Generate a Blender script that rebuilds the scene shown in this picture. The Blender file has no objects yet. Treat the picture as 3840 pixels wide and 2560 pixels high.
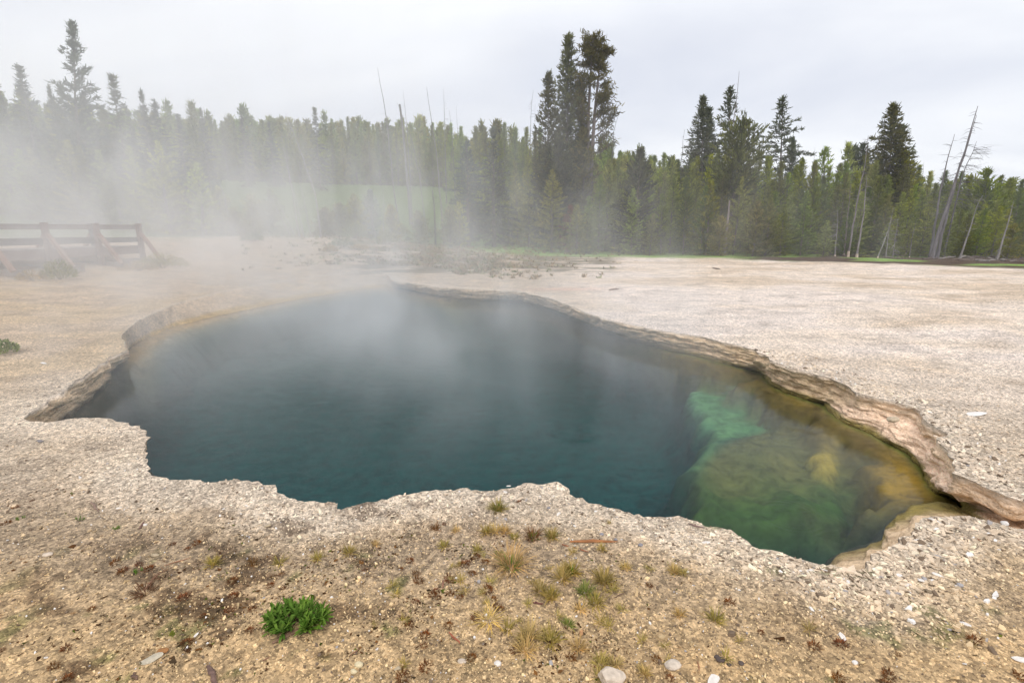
import bpy, math, random
import numpy as np
from mathutils import Vector
from mathutils.geometry import delaunay_2d_cdt
rad = math.radians
random.seed(7); RNG = np.random.default_rng(11)
SC = bpy.context.scene
COL = SC.collection

# ------------------------------------------------------------------ camera
CAM_H, PITCH, FPX = 1.8, rad(12.42), 1920.0      # FPX: focal length in pixels of the 3840 px photo
cam = bpy.data.cameras.new('camera'); cam.lens = 18; cam.sensor_width = 36
cam.clip_start = 0.05; cam.clip_end = 2500
co = bpy.data.objects.new('camera', cam); COL.objects.link(co)
co.location = (0, 0, CAM_H); co.rotation_euler = (rad(90) - PITCH, 0, 0)
SC.camera = co

# ------------------------------------------------------------------ world, sun, exposure
SUN_EL, SUN_AZ = rad(48), rad(182)               # azimuth from +Y, clockwise
world = bpy.data.worlds.new('World'); SC.world = world; world.use_nodes = True
nt = world.node_tree; nt.nodes.clear(); L = nt.links.new
def wn(t, **k):
    n = nt.nodes.new(t)
    for a, b in k.items(): setattr(n, a, b)
    return n
out = wn('ShaderNodeOutputWorld'); bg = wn('ShaderNodeBackground'); bg.inputs['Strength'].default_value = 0.1
sky = wn('ShaderNodeTexSky', sky_type='NISHITA', sun_disc=False, sun_elevation=SUN_EL, sun_rotation=SUN_AZ)
tc = wn('ShaderNodeTexCoord'); sep = wn('ShaderNodeSeparateXYZ'); L(tc.outputs['Generated'], sep.inputs[0])
zz = wn('ShaderNodeMath', operation='ADD'); zz.inputs[1].default_value = 0.22
zm = wn('ShaderNodeMath', operation='MAXIMUM'); zm.inputs[1].default_value = 0.0
L(sep.outputs['Z'], zm.inputs[0]); L(zm.outputs[0], zz.inputs[0])
dx = wn('ShaderNodeMath', operation='DIVIDE'); dy = wn('ShaderNodeMath', operation='DIVIDE')
L(sep.outputs['X'], dx.inputs[0]); L(zz.outputs[0], dx.inputs[1]); L(sep.outputs['Y'], dy.inputs[0]); L(zz.outputs[0], dy.inputs[1])
cmb = wn('ShaderNodeCombineXYZ'); L(dx.outputs[0], cmb.inputs[0]); L(dy.outputs[0], cmb.inputs[1])
mp = wn('ShaderNodeMapping'); mp.inputs['Scale'].default_value = (0.35, 0.62, 1); mp.inputs['Rotation'].default_value = (0, 0, rad(-12)); mp.inputs['Location'].default_value = (2.3, 0.4, 0)
L(cmb.outputs[0], mp.inputs[0])
nz = wn('ShaderNodeTexNoise'); nz.inputs['Scale'].default_value = 1.5; nz.inputs['Detail'].default_value = 5; nz.inputs['Roughness'].default_value = 0.5
nz.inputs['Distortion'].default_value = 0.5
L(mp.outputs[0], nz.inputs['Vector'])
cr = wn('ShaderNodeValToRGB'); e = cr.color_ramp.elements
e[0].position = 0.33; e[0].color = (7.6, 7.9, 8.75, 1); e[1].position = 0.62; e[1].color = (9.8, 9.95, 10.3, 1)
L(nz.outputs['Fac'], cr.inputs[0])
# an overcast dome is brighter towards the zenith than near the horizon
gz = wn('ShaderNodeMapRange'); gz.inputs['From Min'].default_value = 0.3; gz.inputs['From Max'].default_value = 1.0
gz.inputs['To Min'].default_value = 1.0; gz.inputs['To Max'].default_value = 1.5; L(sep.outputs['Z'], gz.inputs['Value'])
vm = wn('ShaderNodeVectorMath', operation='SCALE'); L(cr.outputs[0], vm.inputs[0]); L(gz.outputs[0], vm.inputs['Scale'])
mx = wn('ShaderNodeMix', data_type='RGBA'); mx.inputs['Factor'].default_value = 0.92
L(sky.outputs[0], mx.inputs[6]); L(vm.outputs[0], mx.inputs[7]); L(mx.outputs[2], bg.inputs[0]); L(bg.outputs[0], out.inputs[0])
sun = bpy.data.lights.new('sun', 'SUN'); sun.energy = 1.3; sun.angle = rad(14); sun.color = (1, 0.95, 0.88)
so = bpy.data.objects.new('sun', sun); COL.objects.link(so)
so.rotation_euler = (rad(90) - SUN_EL, 0, math.pi - SUN_AZ)
vs = SC.view_settings; vs.view_transform = 'Standard'; vs.look = 'None'; vs.exposure = 0.08; vs.gamma = 1; vs.use_curve_mapping = False
cy = SC.cycles
cy.volume_bounces = 3; cy.max_bounces = 8; cy.diffuse_bounces = 2; cy.glossy_bounces = 2; cy.transparent_max_bounces = 16
cy.volume_step_rate = 1.0; cy.volume_max_steps = 256; cy.caustics_reflective = False; cy.caustics_refractive = False
cy.use_adaptive_sampling = True; cy.adaptive_threshold = 0.02
try: cy.use_denoising = True
except Exception: pass

# ------------------------------------------------------------------ helpers
CP, SP = math.cos(PITCH), math.sin(PITCH)
def ray(px, py):
    a, b = (px - 1920) / FPX, -(py - 1280) / FPX
    return np.array([a, CP + b * SP, -SP + b * CP])
def P(px, py, z=0.0):                             # photo pixel -> point on the level z
    d = ray(px, py); t = (z - CAM_H) / d[2]
    return np.array([d[0] * t, d[1] * t, z])
def Q(px, py, Y):                                 # photo pixel -> point at the depth Y
    d = ray(px, py); t = Y / d[1]
    return np.array([d[0] * t, Y, CAM_H + d[2] * t])
def sst(a, b, x):
    t = np.clip((np.asarray(x, float) - a) / (b - a), 0, 1); return t * t * (3 - 2 * t)
def h3(ix, iy, s):
    n = (ix.astype(np.int64) * 374761393 + iy.astype(np.int64) * 668265263 + s * 69069) & 0x7fffffff
    n = ((n ^ (n >> 13)) * 1274126177) & 0x7fffffff
    return ((n ^ (n >> 16)) & 0xffff) / 65535.0
def vnoise(x, y, s=0):
    x = np.asarray(x, float); y = np.asarray(y, float)
    ix, iy = np.floor(x), np.floor(y); fx, fy = x - ix, y - iy
    fx = fx * fx * (3 - 2 * fx); fy = fy * fy * (3 - 2 * fy)
    a, b, c, d = h3(ix, iy, s), h3(ix + 1, iy, s), h3(ix, iy + 1, s), h3(ix + 1, iy + 1, s)
    return (a * (1 - fx) + b * fx) * (1 - fy) + (c * (1 - fx) + d * fx) * fy
def fbm(x, y, s=0, o=4):
    r = 0; w = 0.5; t = 0
    for k in range(o):
        r = r + w * vnoise(x * 2 ** k + 17.3 * k, y * 2 ** k + 5.1 * k, s + k); t += w; w *= 0.5
    return r / t
def seg_dist(X, Y, poly, closed=True):
    X = np.asarray(X, float); Y = np.asarray(Y, float); best = np.full(X.shape, 1e9)
    n = len(poly)
    for i in range(n if closed else n - 1):
        ax, ay = poly[i][:2]; bx, by = poly[(i + 1) % n][:2]
        vx, vy = bx - ax, by - ay; q = vx * vx + vy * vy + 1e-12
        t = np.clip(((X - ax) * vx + (Y - ay) * vy) / q, 0, 1)
        best = np.minimum(best, (X - ax - t * vx) ** 2 + (Y - ay - t * vy) ** 2)
    return np.sqrt(best)
def inside(X, Y, poly):
    X = np.asarray(X, float); Y = np.asarray(Y, float); r = np.zeros(X.shape, bool); n = len(poly)
    for i in range(n):
        ax, ay = poly[i][:2]; bx, by = poly[(i + 1) % n][:2]
        if ay == by: continue
        c = ((ay > Y) != (by > Y)) & (X < (bx - ax) * (Y - ay) / (by - ay) + ax); r ^= c
    return r
def mesh_obj(name, V, F, mat=None, parent=None, smooth=False, cols=None, loc=None):
    me = bpy.data.meshes.new(name)
    V = np.asarray(V, np.float32)
    if isinstance(F, np.ndarray):
        k = F.shape[1]; nf = len(F)
        me.vertices.add(len(V)); me.vertices.foreach_set('co', V.ravel())
        me.loops.add(nf * k); me.loops.foreach_set('vertex_index', F.astype(np.int32).ravel())
        me.polygons.add(nf); me.polygons.foreach_set('loop_start', np.arange(nf, dtype=np.int32) * k)
        me.polygons.foreach_set('loop_total', np.full(nf, k, np.int32))
        me.update(calc_edges=True)
    else:
        me.from_pydata([tuple(map(float, v)) for v in V], [], F)
    if cols is not None:
        at = me.color_attributes.new('col', 'FLOAT_COLOR', 'POINT')
        c = np.ones((len(V), 4), np.float32); c[:, :3] = cols; at.data.foreach_set('color', c.ravel())
    if smooth: me.polygons.foreach_set('use_smooth', np.ones(len(me.polygons), bool))
    me.validate()
    if mat: me.materials.append(mat)
    o = bpy.data.objects.new(name, me); COL.objects.link(o)
    if parent is not None: o.parent = parent
    if loc is not None: o.location = loc
    return o
def tag(o, label=None, cat=None, group=None, kind=None):
    if label: o['label'] = label
    if cat: o['category'] = cat
    if group: o['group'] = group
    if kind: o['kind'] = kind
    return o
def thing(name, label, cat, loc=(0, 0, 0), rz=0, group=None):
    o = bpy.data.objects.new(name, None); COL.objects.link(o); o.empty_display_size = 0.1
    o.location = tuple(map(float, loc)); o.rotation_euler = (0, 0, rz); return tag(o, label, cat, group)
def dup(root, loc, rz=0, scale=1, label=None, group=None, tilt=None):
    r = root.copy(); COL.objects.link(r); r.location = tuple(map(float, loc)); r.rotation_euler = (tilt[0] if tilt else 0, tilt[1] if tilt else 0, rz)
    r.scale = scale if isinstance(scale, tuple) else (scale,) * 3
    if label: r['label'] = label
    if group: r['group'] = group
    for ch in list(root.children):
        c = ch.copy(); COL.objects.link(c); c.parent = r
    return r

class Soup:                                       # collects triangles / quads into one mesh
    def __init__(s): s.V = []; s.F = []; s.C = []; s.n = 0
    def add(s, V, F, c=None):
        V = np.asarray(V, float).reshape(-1, 3); s.V.append(V); s.F += [tuple(i + s.n for i in f) for f in F]
        s.C.append(np.tile(np.asarray(c if c is not None else (1, 1, 1), float), (len(V), 1))); s.n += len(V)
    def tube(s, pts, rads, k=6, c=None, cap=True):
        pts = np.asarray(pts, float); V = []; F = []
        up0 = np.array([0.31, 0.77, 0.55])
        for i, p in enumerate(pts):
            d = pts[min(i + 1, len(pts) - 1)] - pts[max(i - 1, 0)]; d = d / (np.linalg.norm(d) + 1e-9)
            u = np.cross(d, up0); u /= np.linalg.norm(u) + 1e-9; v = np.cross(d, u)
            for j in range(k):
                a = 2 * math.pi * j / k; V.append(p + (u * math.cos(a) + v * math.sin(a)) * rads[i])
        for i in range(len(pts) - 1):
            for j in range(k):
                a, b = i * k + j, i * k + (j + 1) % k; F.append((a, b, b + k, a + k))
        if cap: F.append(tuple(range(k))[::-1]); F.append(tuple((len(pts) - 1) * k + j for j in range(k)))
        s.add(V, F, c)
    def box(s, c, size, rot=None, col=None, jit=0):
        h = np.asarray(size) / 2; V = np.array([[x, y, z] for x in (-1, 1) for y in (-1, 1) for z in (-1, 1)]) * h
        if jit: V = V + RNG.uniform(-jit, jit, V.shape)
        if rot is not None: V = V @ np.asarray(rot).T
        s.add(V + np.asarray(c), [(0, 1, 3, 2), (4, 6, 7, 5), (0, 4, 5, 1), (2, 3, 7, 6), (0, 2, 6, 4), (1, 5, 7, 3)], col)
    def beam(s, a, b, w, t, side=None, col=None):     # a plank from a to b, w across (along side), t thick
        a = np.asarray(a, float); b = np.asarray(b, float); d = b - a; ln = np.linalg.norm(d); d /= ln
        sd = np.asarray(side if side is not None else (0, 0, 1), float); sd = sd - d * (sd @ d); sd /= np.linalg.norm(sd)
        n = np.cross(d, sd); s.box((a + b) / 2, (ln, w, t), np.stack([d, sd, n], 1), col)
    def obj(s, name, mat, parent=None, smooth=False, loc=None):
        V = np.concatenate(s.V)
        if loc is not None: V = V - np.asarray(loc)
        return mesh_obj(name, V, s.F, mat, parent, smooth, np.concatenate(s.C), loc)

def nodemat(name):
    m = bpy.data.materials.new(name); m.use_nodes = True; t = m.node_tree; t.nodes.clear()
    o = t.nodes.new('ShaderNodeOutputMaterial')
    def N(ty, ins=None, **k):
        n = t.nodes.new(ty)
        for a, b in k.items(): setattr(n, a, b)
        for a, b in (ins or {}).items():
            if isinstance(b, bpy.types.NodeSocket): t.links.new(b, n.inputs[a])
            else: n.inputs[a].default_value = b
        return n
    return m, t, o, N
def math_(N, op, a, b=None, clamp=False):
    n = N('ShaderNodeMath', {0: a}, operation=op, use_clamp=clamp)
    if b is not None:
        if isinstance(b, bpy.types.NodeSocket): n.id_data.links.new(b, n.inputs[1])
        else: n.inputs[1].default_value = b
    return n.outputs[0]
def mulcol(N, a, b, fac=1.0):
    n = N('ShaderNodeMix', {0: fac}, data_type='RGBA', blend_type='MULTIPLY')
    for i, v in ((6, a), (7, b)):
        if isinstance(v, bpy.types.NodeSocket): n.id_data.links.new(v, n.inputs[i])
        else: n.inputs[i].default_value = v
    return n.outputs[2]
def ramp(N, fac, stops):
    n = N('ShaderNodeValToRGB', {0: fac}); el = n.color_ramp.elements
    while len(el) < len(stops): el.new(0.5)
    for e_, (p, c) in zip(el, stops):
        e_.position = p; e_.color = (c, c, c, 1) if not isinstance(c, tuple) else (*c, 1)
    return n.outputs[0]

# ------------------------------------------------------------------ materials
def ground_mat():
    m, t, o, N = nodemat('mineral_ground')
    c = N('ShaderNodeAttribute', attribute_name='col').outputs['Color']
    g = N('ShaderNodeNewGeometry').outputs['Position']
    w = N('ShaderNodeTexNoise', {'Vector': g, 'Scale': 30, 'Detail': 2})
    gw = N('ShaderNodeVectorMath', {0: w.outputs['Color']}, operation='SCALE'); gw.inputs['Scale'].default_value = 0.02
    gp = N('ShaderNodeVectorMath', {0: g, 1: gw.outputs[0]}, operation='ADD').outputs[0]
    v1 = N('ShaderNodeTexVoronoi', {'Vector': gp, 'Scale': 95, 'Randomness': 1})
    v2 = N('ShaderNodeTexVoronoi', {'Vector': gp, 'Scale': 38})
    s1 = N('ShaderNodeSeparateColor', {0: v1.outputs['Color']}); s2 = N('ShaderNodeSeparateColor', {0: v2.outputs['Color']})
    b1 = ramp(N, s1.outputs[0], [(0, 0.5), (0.25, 0.78), (0.6, 1.0), (0.88, 1.2), (1.0, 1.6)])
    b2 = ramp(N, s2.outputs[1], [(0, 0.6), (0.5, 0.98), (1.0, 1.28)])
    nl = N('ShaderNodeTexNoise', {'Vector': g, 'Scale': 1.7, 'Detail': 8, 'Roughness': 0.65})
    b3 = ramp(N, nl.outputs[0], [(0.3, (0.72, 0.70, 0.68)), (0.5, 1.0), (0.7, (1.2, 1.17, 1.12))])
    # long faint streaks on the far flat
    mpn = N('ShaderNodeMapping', {'Vector': g, 'Scale': (0.35, 1.6, 1), 'Rotation': (0, 0, rad(-8))})
    ns = N('ShaderNodeTexNoise', {'Vector': mpn.outputs[0], 'Scale': 1.3, 'Detail': 7, 'Roughness': 0.62})
    b4 = ramp(N, ns.outputs[0], [(0.34, (0.86, 0.84, 0.82)), (0.5, 1.0), (0.66, (1.10, 1.08, 1.07))])
    # darker wet specks / organic bits
    nd = N('ShaderNodeTexNoise', {'Vector': g, 'Scale': 16, 'Detail': 6, 'Roughness': 0.75})
    b5 = ramp(N, nd.outputs[0], [(0.33, (0.45, 0.36, 0.27)), (0.41, 1.0), (1, 1.0)])
    col = mulcol(N, mulcol(N, mulcol(N, mulcol(N, mulcol(N, c, b1), b2), b3), b4), b5)
    hh = math_(N, 'ADD', math_(N, 'MULTIPLY', v1.outputs['Distance'], -0.35), math_(N, 'MULTIPLY', s1.outputs[1], 0.5))
    hh = math_(N, 'ADD', hh, math_(N, 'MULTIPLY', s2.outputs[2], 0.7))
    hh = math_(N, 'ADD', hh, math_(N, 'MULTIPLY', nd.outputs[0], 2.0))
    bp = N('ShaderNodeBump', {'Height': hh, 'Strength': 0.75, 'Distance': 0.012})
    p = N('ShaderNodeBsdfPrincipled', {'Base Color': col, 'Roughness': 0.85, 'Normal': bp.outputs[0]})
    p.inputs['Specular IOR Level'].default_value = 0.25
    t.links.new(p.outputs[0], o.inputs[0]); return m
def wall_mat():
    m, t, o, N = nodemat('sinter_bank')
    c = N('ShaderNodeAttribute', attribute_name='col').outputs['Color']
    g = N('ShaderNodeNewGeometry').outputs['Position']
    n1 = N('ShaderNodeTexNoise', {'Vector': g, 'Scale': 9, 'Detail': 10, 'Roughness': 0.68})
    mpn = N('ShaderNodeMapping', {'Vector': g, 'Scale': (4, 4, 26)})
    n2 = N('ShaderNodeTexNoise', {'Vector': mpn.outputs[0], 'Scale': 1.6, 'Detail': 8, 'Roughness': 0.7})
    v = N('ShaderNodeTexVoronoi', {'Vector': g, 'Scale': 34, 'Detail': 1})
    col = mulcol(N, c, ramp(N, n1.outputs[0], [(0.32, (0.74, 0.68, 0.62)), (0.46, (1.12, 1.10, 1.08)), (0.66, (1.38, 1.36, 1.34))]))
    col = mulcol(N, col, ramp(N, n2.outputs[0], [(0.36, (0.66, 0.6, 0.53)), (0.5, 1.02), (0.7, 1.2)]))
    hh = math_(N, 'ADD', math_(N, 'MULTIPLY', n1.outputs[0], 1.6), math_(N, 'MULTIPLY', n2.outputs[0], 1.0))
    hh = math_(N, 'SUBTRACT', hh, math_(N, 'MULTIPLY', v.outputs[0], 0.7))
    bp = N('ShaderNodeBump', {'Height': hh, 'Strength': 0.7, 'Distance': 0.035})
    p = N('ShaderNodeBsdfPrincipled', {'Base Color': col, 'Roughness': 0.8, 'Normal': bp.outputs[0]})
    t.links.new(p.outputs[0], o.inputs[0]); return m
def basin_mat():
    m, t, o, N = nodemat('pool_bed')
    c = N('ShaderNodeAttribute', attribute_name='col').outputs['Color']
    g = N('ShaderNodeNewGeometry').outputs['Position']
    n1 = N('ShaderNodeTexNoise', {'Vector': g, 'Scale': 5.5, 'Detail': 10, 'Roughness': 0.72, 'Distortion': 0.5})
    col = mulcol(N, c, ramp(N, n1.outputs[0], [(0.33, (0.5, 0.5, 0.5)), (0.5, 1.0), (0.67, (1.45, 1.4, 1.3))]))
    p = N('ShaderNodeBsdfPrincipled', {'Base Color': col, 'Roughness': 0.9})
    p.inputs['Specular IOR Level'].default_value = 0.1
    t.links.new(p.outputs[0], o.inputs[0]); return m
RINGS = [(2955, 1930, 0.30), (3080, 1960, 0.2), (3200, 1940, 0.15), (3320, 1935, 0.10), (3115, 2010, 0.11), (2980, 1640, 0.34), (2780, 1790, 0.2),
         (3290, 1885, 0.16), (3170, 1990, 0.06), (2700, 1460, 0.12), (2790, 1930, 0.12), (3400, 1900, 0.09), (2600, 1700, 0.14), (2200, 1600, 0.1)]
WATER_Z = -0.35
def water_mat():
    m, t, o, N = nodemat('hot_spring_water')
    g = N('ShaderNodeNewGeometry').outputs['Position']
    n1 = N('ShaderNodeTexNoise', {'Vector': g, 'Scale': 7, 'Detail': 4, 'Roughness': 0.6})
    mpn = N('ShaderNodeMapping', {'Vector': g, 'Scale': (1.0, 2.2, 1), 'Rotation': (0, 0, rad(14))})
    n2 = N('ShaderNodeTexNoise', {'Vector': mpn.outputs[0], 'Scale': 2.4, 'Detail': 4})
    n3 = N('ShaderNodeTexNoise', {'Vector': g, 'Scale': 38, 'Detail': 2})
    hh = math_(N, 'ADD', math_(N, 'MULTIPLY', n1.outputs[0], 0.35), math_(N, 'MULTIPLY', n2.outputs[0], 1.0))
    hh = math_(N, 'ADD', hh, math_(N, 'MULTIPLY', n3.outputs[0], 0.05))
    for px, py, R in RINGS:                        # rings spreading from raindrops
        q = P(px, py, WATER_Z)
        dv = N('ShaderNodeVectorMath', {0: g, 1: tuple(q)}, operation='DISTANCE').outputs['Value']
        w = math_(N, 'SINE', math_(N, 'MULTIPLY', dv, 2 * math.pi / (0.018 + R * 0.09)))
        win = N('ShaderNodeMapRange', {'Value': math_(N, 'ABSOLUTE', math_(N, 'SUBTRACT', dv, R * 0.72)), 'From Min': 0.0, 'From Max': R * 0.34, 'To Min': 1.0, 'To Max': 0.0}, interpolation_type='SMOOTHSTEP').outputs[0]
        hh = math_(N, 'ADD', hh, math_(N, 'MULTIPLY', math_(N, 'MULTIPLY', w, win), 0.10))
    bp = N('ShaderNodeBump', {'Height': hh, 'Strength': 0.4, 'Distance': 0.013})
    fr = N('ShaderNodeFresnel', {'IOR': 1.26, 'Normal': bp.outputs[0]})
    gl = N('ShaderNodeBsdfGlossy', {'Roughness': 0.11, 'Normal': bp.outputs[0]})
    tr = N('ShaderNodeBsdfTransparent')
    mix = N('ShaderNodeMixShader', {0: fr.outputs[0], 1: tr.outputs[0], 2: gl.outputs[0]})
    t.links.new(mix.outputs[0], o.inputs[0])
    va = N('ShaderNodeVolumeAbsorption', {'Color': (0.05, 0.80, 0.74, 1), 'Density': 0.30})
    t.links.new(va.outputs[0], o.inputs[1]); return m
def simple_mat(name, rough=0.8, nscale=20, lo=0.7, hi=1.25, bump=0.3, bdist=0.01, stretch=(1, 1, 1), rnd=0.0, spec=0.3, coord='Object'):
    m, t, o, N = nodemat(name)
    c = N('ShaderNodeAttribute', attribute_name='col').outputs['Color']
    tcn = N('ShaderNodeTexCoord').outputs[coord]
    mpn = N('ShaderNodeMapping', {'Vector': tcn, 'Scale': stretch})
    n1 = N('ShaderNodeTexNoise', {'Vector': mpn.outputs[0], 'Scale': nscale, 'Detail': 6, 'Roughness': 0.65})
    col = mulcol(N, c, ramp(N, n1.outputs[0], [(0.3, lo), (0.7, hi)]))
    if rnd:
        oi = N('ShaderNodeObjectInfo').outputs['Random']
        hs = N('ShaderNodeHueSaturation', {'Color': col, 'Hue': math_(N, 'ADD', math_(N, 'MULTIPLY', oi, 0.05 * rnd), 0.5 - 0.03 * rnd), 'Value': math_(N, 'ADD', math_(N, 'MULTIPLY', math_(N, 'FRACT', math_(N, 'MULTIPLY', oi, 7.31)), 0.7 * rnd), 1 - 0.35 * rnd)})
        col = hs.outputs[0]
    bp = N('ShaderNodeBump', {'Height': n1.outputs[0], 'Strength': bump, 'Distance': bdist})
    p = N('ShaderNodeBsdfPrincipled', {'Base Color': col, 'Roughness': rough, 'Normal': bp.outputs[0]})
    p.inputs['Specular IOR Level'].default_value = spec
    t.links.new(p.outputs[0], o.inputs[0]); return m
def leaf_mat(name, rnd=1.0, trans=0.25, nscale=0.9):
    m, t, o, N = nodemat(name)
    c = N('ShaderNodeAttribute', attribute_name='col').outputs['Color']
    tcn = N('ShaderNodeTexCoord').outputs['Object']
    n1 = N('ShaderNodeTexNoise', {'Vector': tcn, 'Scale': nscale, 'Detail': 4, 'Roughness': 0.7})
    col = mulcol(N, c, ramp(N, n1.outputs[0], [(0.32, (0.6, 0.62, 0.62)), (0.5, 1.0), (0.68, (1.5, 1.4, 1.15))]))
    oi = N('ShaderNodeObjectInfo').outputs['Random']
    hs = N('ShaderNodeHueSaturation', {'Color': col, 'Hue': math_(N, 'ADD', math_(N, 'MULTIPLY', oi, 0.055 * rnd), 0.5 - 0.035 * rnd),
        'Value': math_(N, 'ADD', math_(N, 'MULTIPLY', math_(N, 'FRACT', math_(N, 'MULTIPLY', oi, 9.17)), 0.7 * rnd), 1 - 0.32 * rnd),
        'Saturation': math_(N, 'ADD', math_(N, 'MULTIPLY', math_(N, 'FRACT', math_(N, 'MULTIPLY', oi, 5.77)), 0.3 * rnd), 1 - 0.15 * rnd)})
    d = N('ShaderNodeBsdfDiffuse', {'Color': hs.outputs[0]}); tl = N('ShaderNodeBsdfTranslucent', {'Color': hs.outputs[0]})
    mix = N('ShaderNodeMixShader', {0: trans, 1: d.outputs[0], 2: tl.outputs[0]})
    t.links.new(mix.outputs[0], o.inputs[0]); return m
M = dict(ground=ground_mat(), wall=wall_mat(), basin=basin_mat(), water=water_mat(),
         stone=simple_mat('rough_stone', 0.85, 30, 0.7, 1.2, 0.5, 0.01), flake=simple_mat('sinter_flake', 0.8, 60, 0.85, 1.12, 0.2, 0.004),
         bark=simple_mat('bark', 0.9, 6, 0.6, 1.4, 0.5, 0.02, (1, 1, 0.3)), dead=simple_mat('weathered_wood', 0.85, 9, 0.55, 1.35, 0.4, 0.02, (1, 1, 0.25)),
         timber=simple_mat('timber', 0.75, 7, 0.65, 1.3, 0.3, 0.01, (0.4, 3, 3)), splinter=simple_mat('splinter_wood', 0.7, 45, 0.5, 1.4, 0.5, 0.004, (0.2, 3, 3)),
         blade=leaf_mat('grass_blade', 0.35, 0.2, 8), leaf=leaf_mat('green_leaf', 0.2, 0.3, 12), needle=leaf_mat('conifer_needles', 1.15, 0.45), needle_far=leaf_mat('forest_needles', 0.0, 0.45, 0.09),
         moss=simple_mat('dry_moss', 0.95, 80, 0.5, 1.5, 0.8, 0.01))

# ------------------------------------------------------------------ the pool outline, traced as rim (level 0) and waterline (WATER_Z) pairs
N_, C_, S_, B_ = 'near', 'cliff', 'slope', 'beach'
PAIRS = []
for p in [(143,1585),(212,1577),(321,1565),(430,1571),(459,1585),(511,1591),(542,1606),(548,1626),(542,1660),(545,1717),(554,1746),(554,1775),(608,1789),(700,1795),
          (775,1801),(832,1809),(878,1804),(947,1806),(1010,1815),(1050,1850),(1091,1867),(1125,1881),(1194,1884),(1248,1890),(1283,1905),(1337,1893),(1396,1881),(1480,1859),
          (1533,1855),(1581,1837),(1652,1837),(1735,1834),(1783,1836),(1837,1845),(1860,1834),(1908,1821),(1950,1828),(1968,1813),(2033,1813),(2087,1806),(2122,1822),(2152,1855),
          (2200,1873),(2247,1890),(2301,1908),(2360,1914),(2450,1929),(2527,1929),(2599,1941),(2688,1971),(2745,1991),(2796,2020),(2853,2051),(2899,2068),(2956,2077),
          (3013,2097),(3060,2106)]:
    PAIRS.append((p[0], p[1], None, None, N_))
PAIRS += [(3110,2117,3108,2098,C_),(3195,2135,3150,2072,C_),(3240,2130,3195,2052,C_),(3268,2100,3230,2030,C_),(3310,2075,3270,2015,C_),(3345,2035,3300,1985,C_),(3380,2010,3345,1955,C_),(3420,1985,3385,1935,C_),
          (3468,1945,3440,1905,C_)]
for p in [(3514,1937),(3571,1934),(3622,1937),(3639,1933),(3685,1946),(3753,1963),(3840,1983),(3960,2010)]:
    PAIRS.append((p[0], p[1], 3600 if p[0] > 3600 else p[0] + 10, 1905 if p[0] > 3600 else 1880, C_))
PAIRS += [(4150,1985,3612,1900,S_),(3980,1910,3606,1893,S_),(3840,1878,3598,1882,S_),(3789,1857,3575,1870,S_),(3733,1836,3550,1862,S_),(3676,1822,3522,1852,S_),(3620,1794,3495,1842,S_),
          (3585,1773,3478,1828,S_),(3585,1731,3467,1805,S_),(3557,1703,3462,1778,S_),(3557,1682,3452,1752,S_),(3522,1654,3425,1722,S_),(3543,1626,3385,1690,S_),(3522,1605,3345,1662,S_),(3473,1570,3290,1632,S_),
          (3438,1535,3235,1608,S_),(3382,1514,3185,1590,S_),(3312,1500,3148,1572,S_),(3242,1482,3118,1545,S_),(3185,1457,3105,1515,C_),(3171,1440,3060,1500,C_),(3101,1415,3017,1492,C_),(3031,1394,2947,1465,C_),
          (2961,1380,2891,1440,C_),(2919,1362,2856,1410,C_),(2877,1338,2849,1395,C_),(2821,1307,2751,1367,C_),(2680,1275,2660,1346,C_),(2609,1258,2575,1326,C_),(2540,1250,2491,1308,C_),(2470,1237,2400,1279,C_),(2400,1223,2340,1262,C_),
          (2286,1200,2250,1232,C_),(2204,1175,2188,1208,C_),(2122,1140,2090,1167,C_),(2041,1110,2010,1143,C_),(1959,1093,1950,1131,C_),(1796,1083,1790,1124,C_),(1717,1080,1700,1118,C_),(1633,1074,1620,1108,C_),(1544,1062,1545,1090,C_),(1478,1052,1500,1082,C_),
          (1440,1022,1440,1076,B_),(1330,1022,1306,1091,B_),(1180,1036,1143,1118,B_),(1000,1062,980,1151,B_),(830,1092,816,1184,B_),(650,1140,653,1222,B_),(510,1205,560,1262,B_),(452,1258,500,1292,B_),
          (471,1298,476,1322,C_),(474,1313,466,1338,C_),(402,1344,436,1372,C_),(344,1390,390,1430,C_),(287,1425,350,1482,C_),(230,1471,293,1522,C_),(172,1505,247,1563,C_),(115,1540,215,1580,C_),(86,1562,190,1592,C_)]
def undercut(i):
    a = P(PAIRS[i - 1][0], PAIRS[i - 1][1]); b = P(PAIRS[(i + 1) % len(PAIRS)][0], PAIRS[(i + 1) % len(PAIRS)][1])
    d = b - a; n = np.array([d[1], -d[0]]); n /= np.linalg.norm(n); return n         # points away from the water
RW = []
for i, (rx, ry, wx, wy, k) in enumerate(PAIRS):
    r = P(rx, ry)[:2]
    w = r + undercut(i) * 0.05 if wx is None else P(wx, wy, WATER_Z)[:2]
    RW.append((r, w, k))
fine = []                                          # resampled (rim, water, kindweights)
KW = {N_: 0, C_: 1, S_: 2, B_: 3}
for i in range(len(RW)):
    (r0, w0, k0), (r1, w1, k1) = RW[i], RW[(i + 1) % len(RW)]
    dist = np.linalg.norm(r0); step = np.clip(dist * 0.009, 0.025, 0.12)
    n = max(1, int(max(np.linalg.norm(r1 - r0), 0.4 * np.linalg.norm(w1 - w0)) / step))
    for j in range(n):
        t = j / n; kw = np.zeros(4); kw[KW[k0]] += 1 - t; kw[KW[k1]] += t
        fine.append((r0 * (1 - t) + r1 * t, w0 * (1 - t) + w1 * t, kw))
RIM = np.array([f[0] for f in fine]); WAT = np.array([f[1] for f in fine]); KWT = np.array([f[2] for f in fine])
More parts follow.
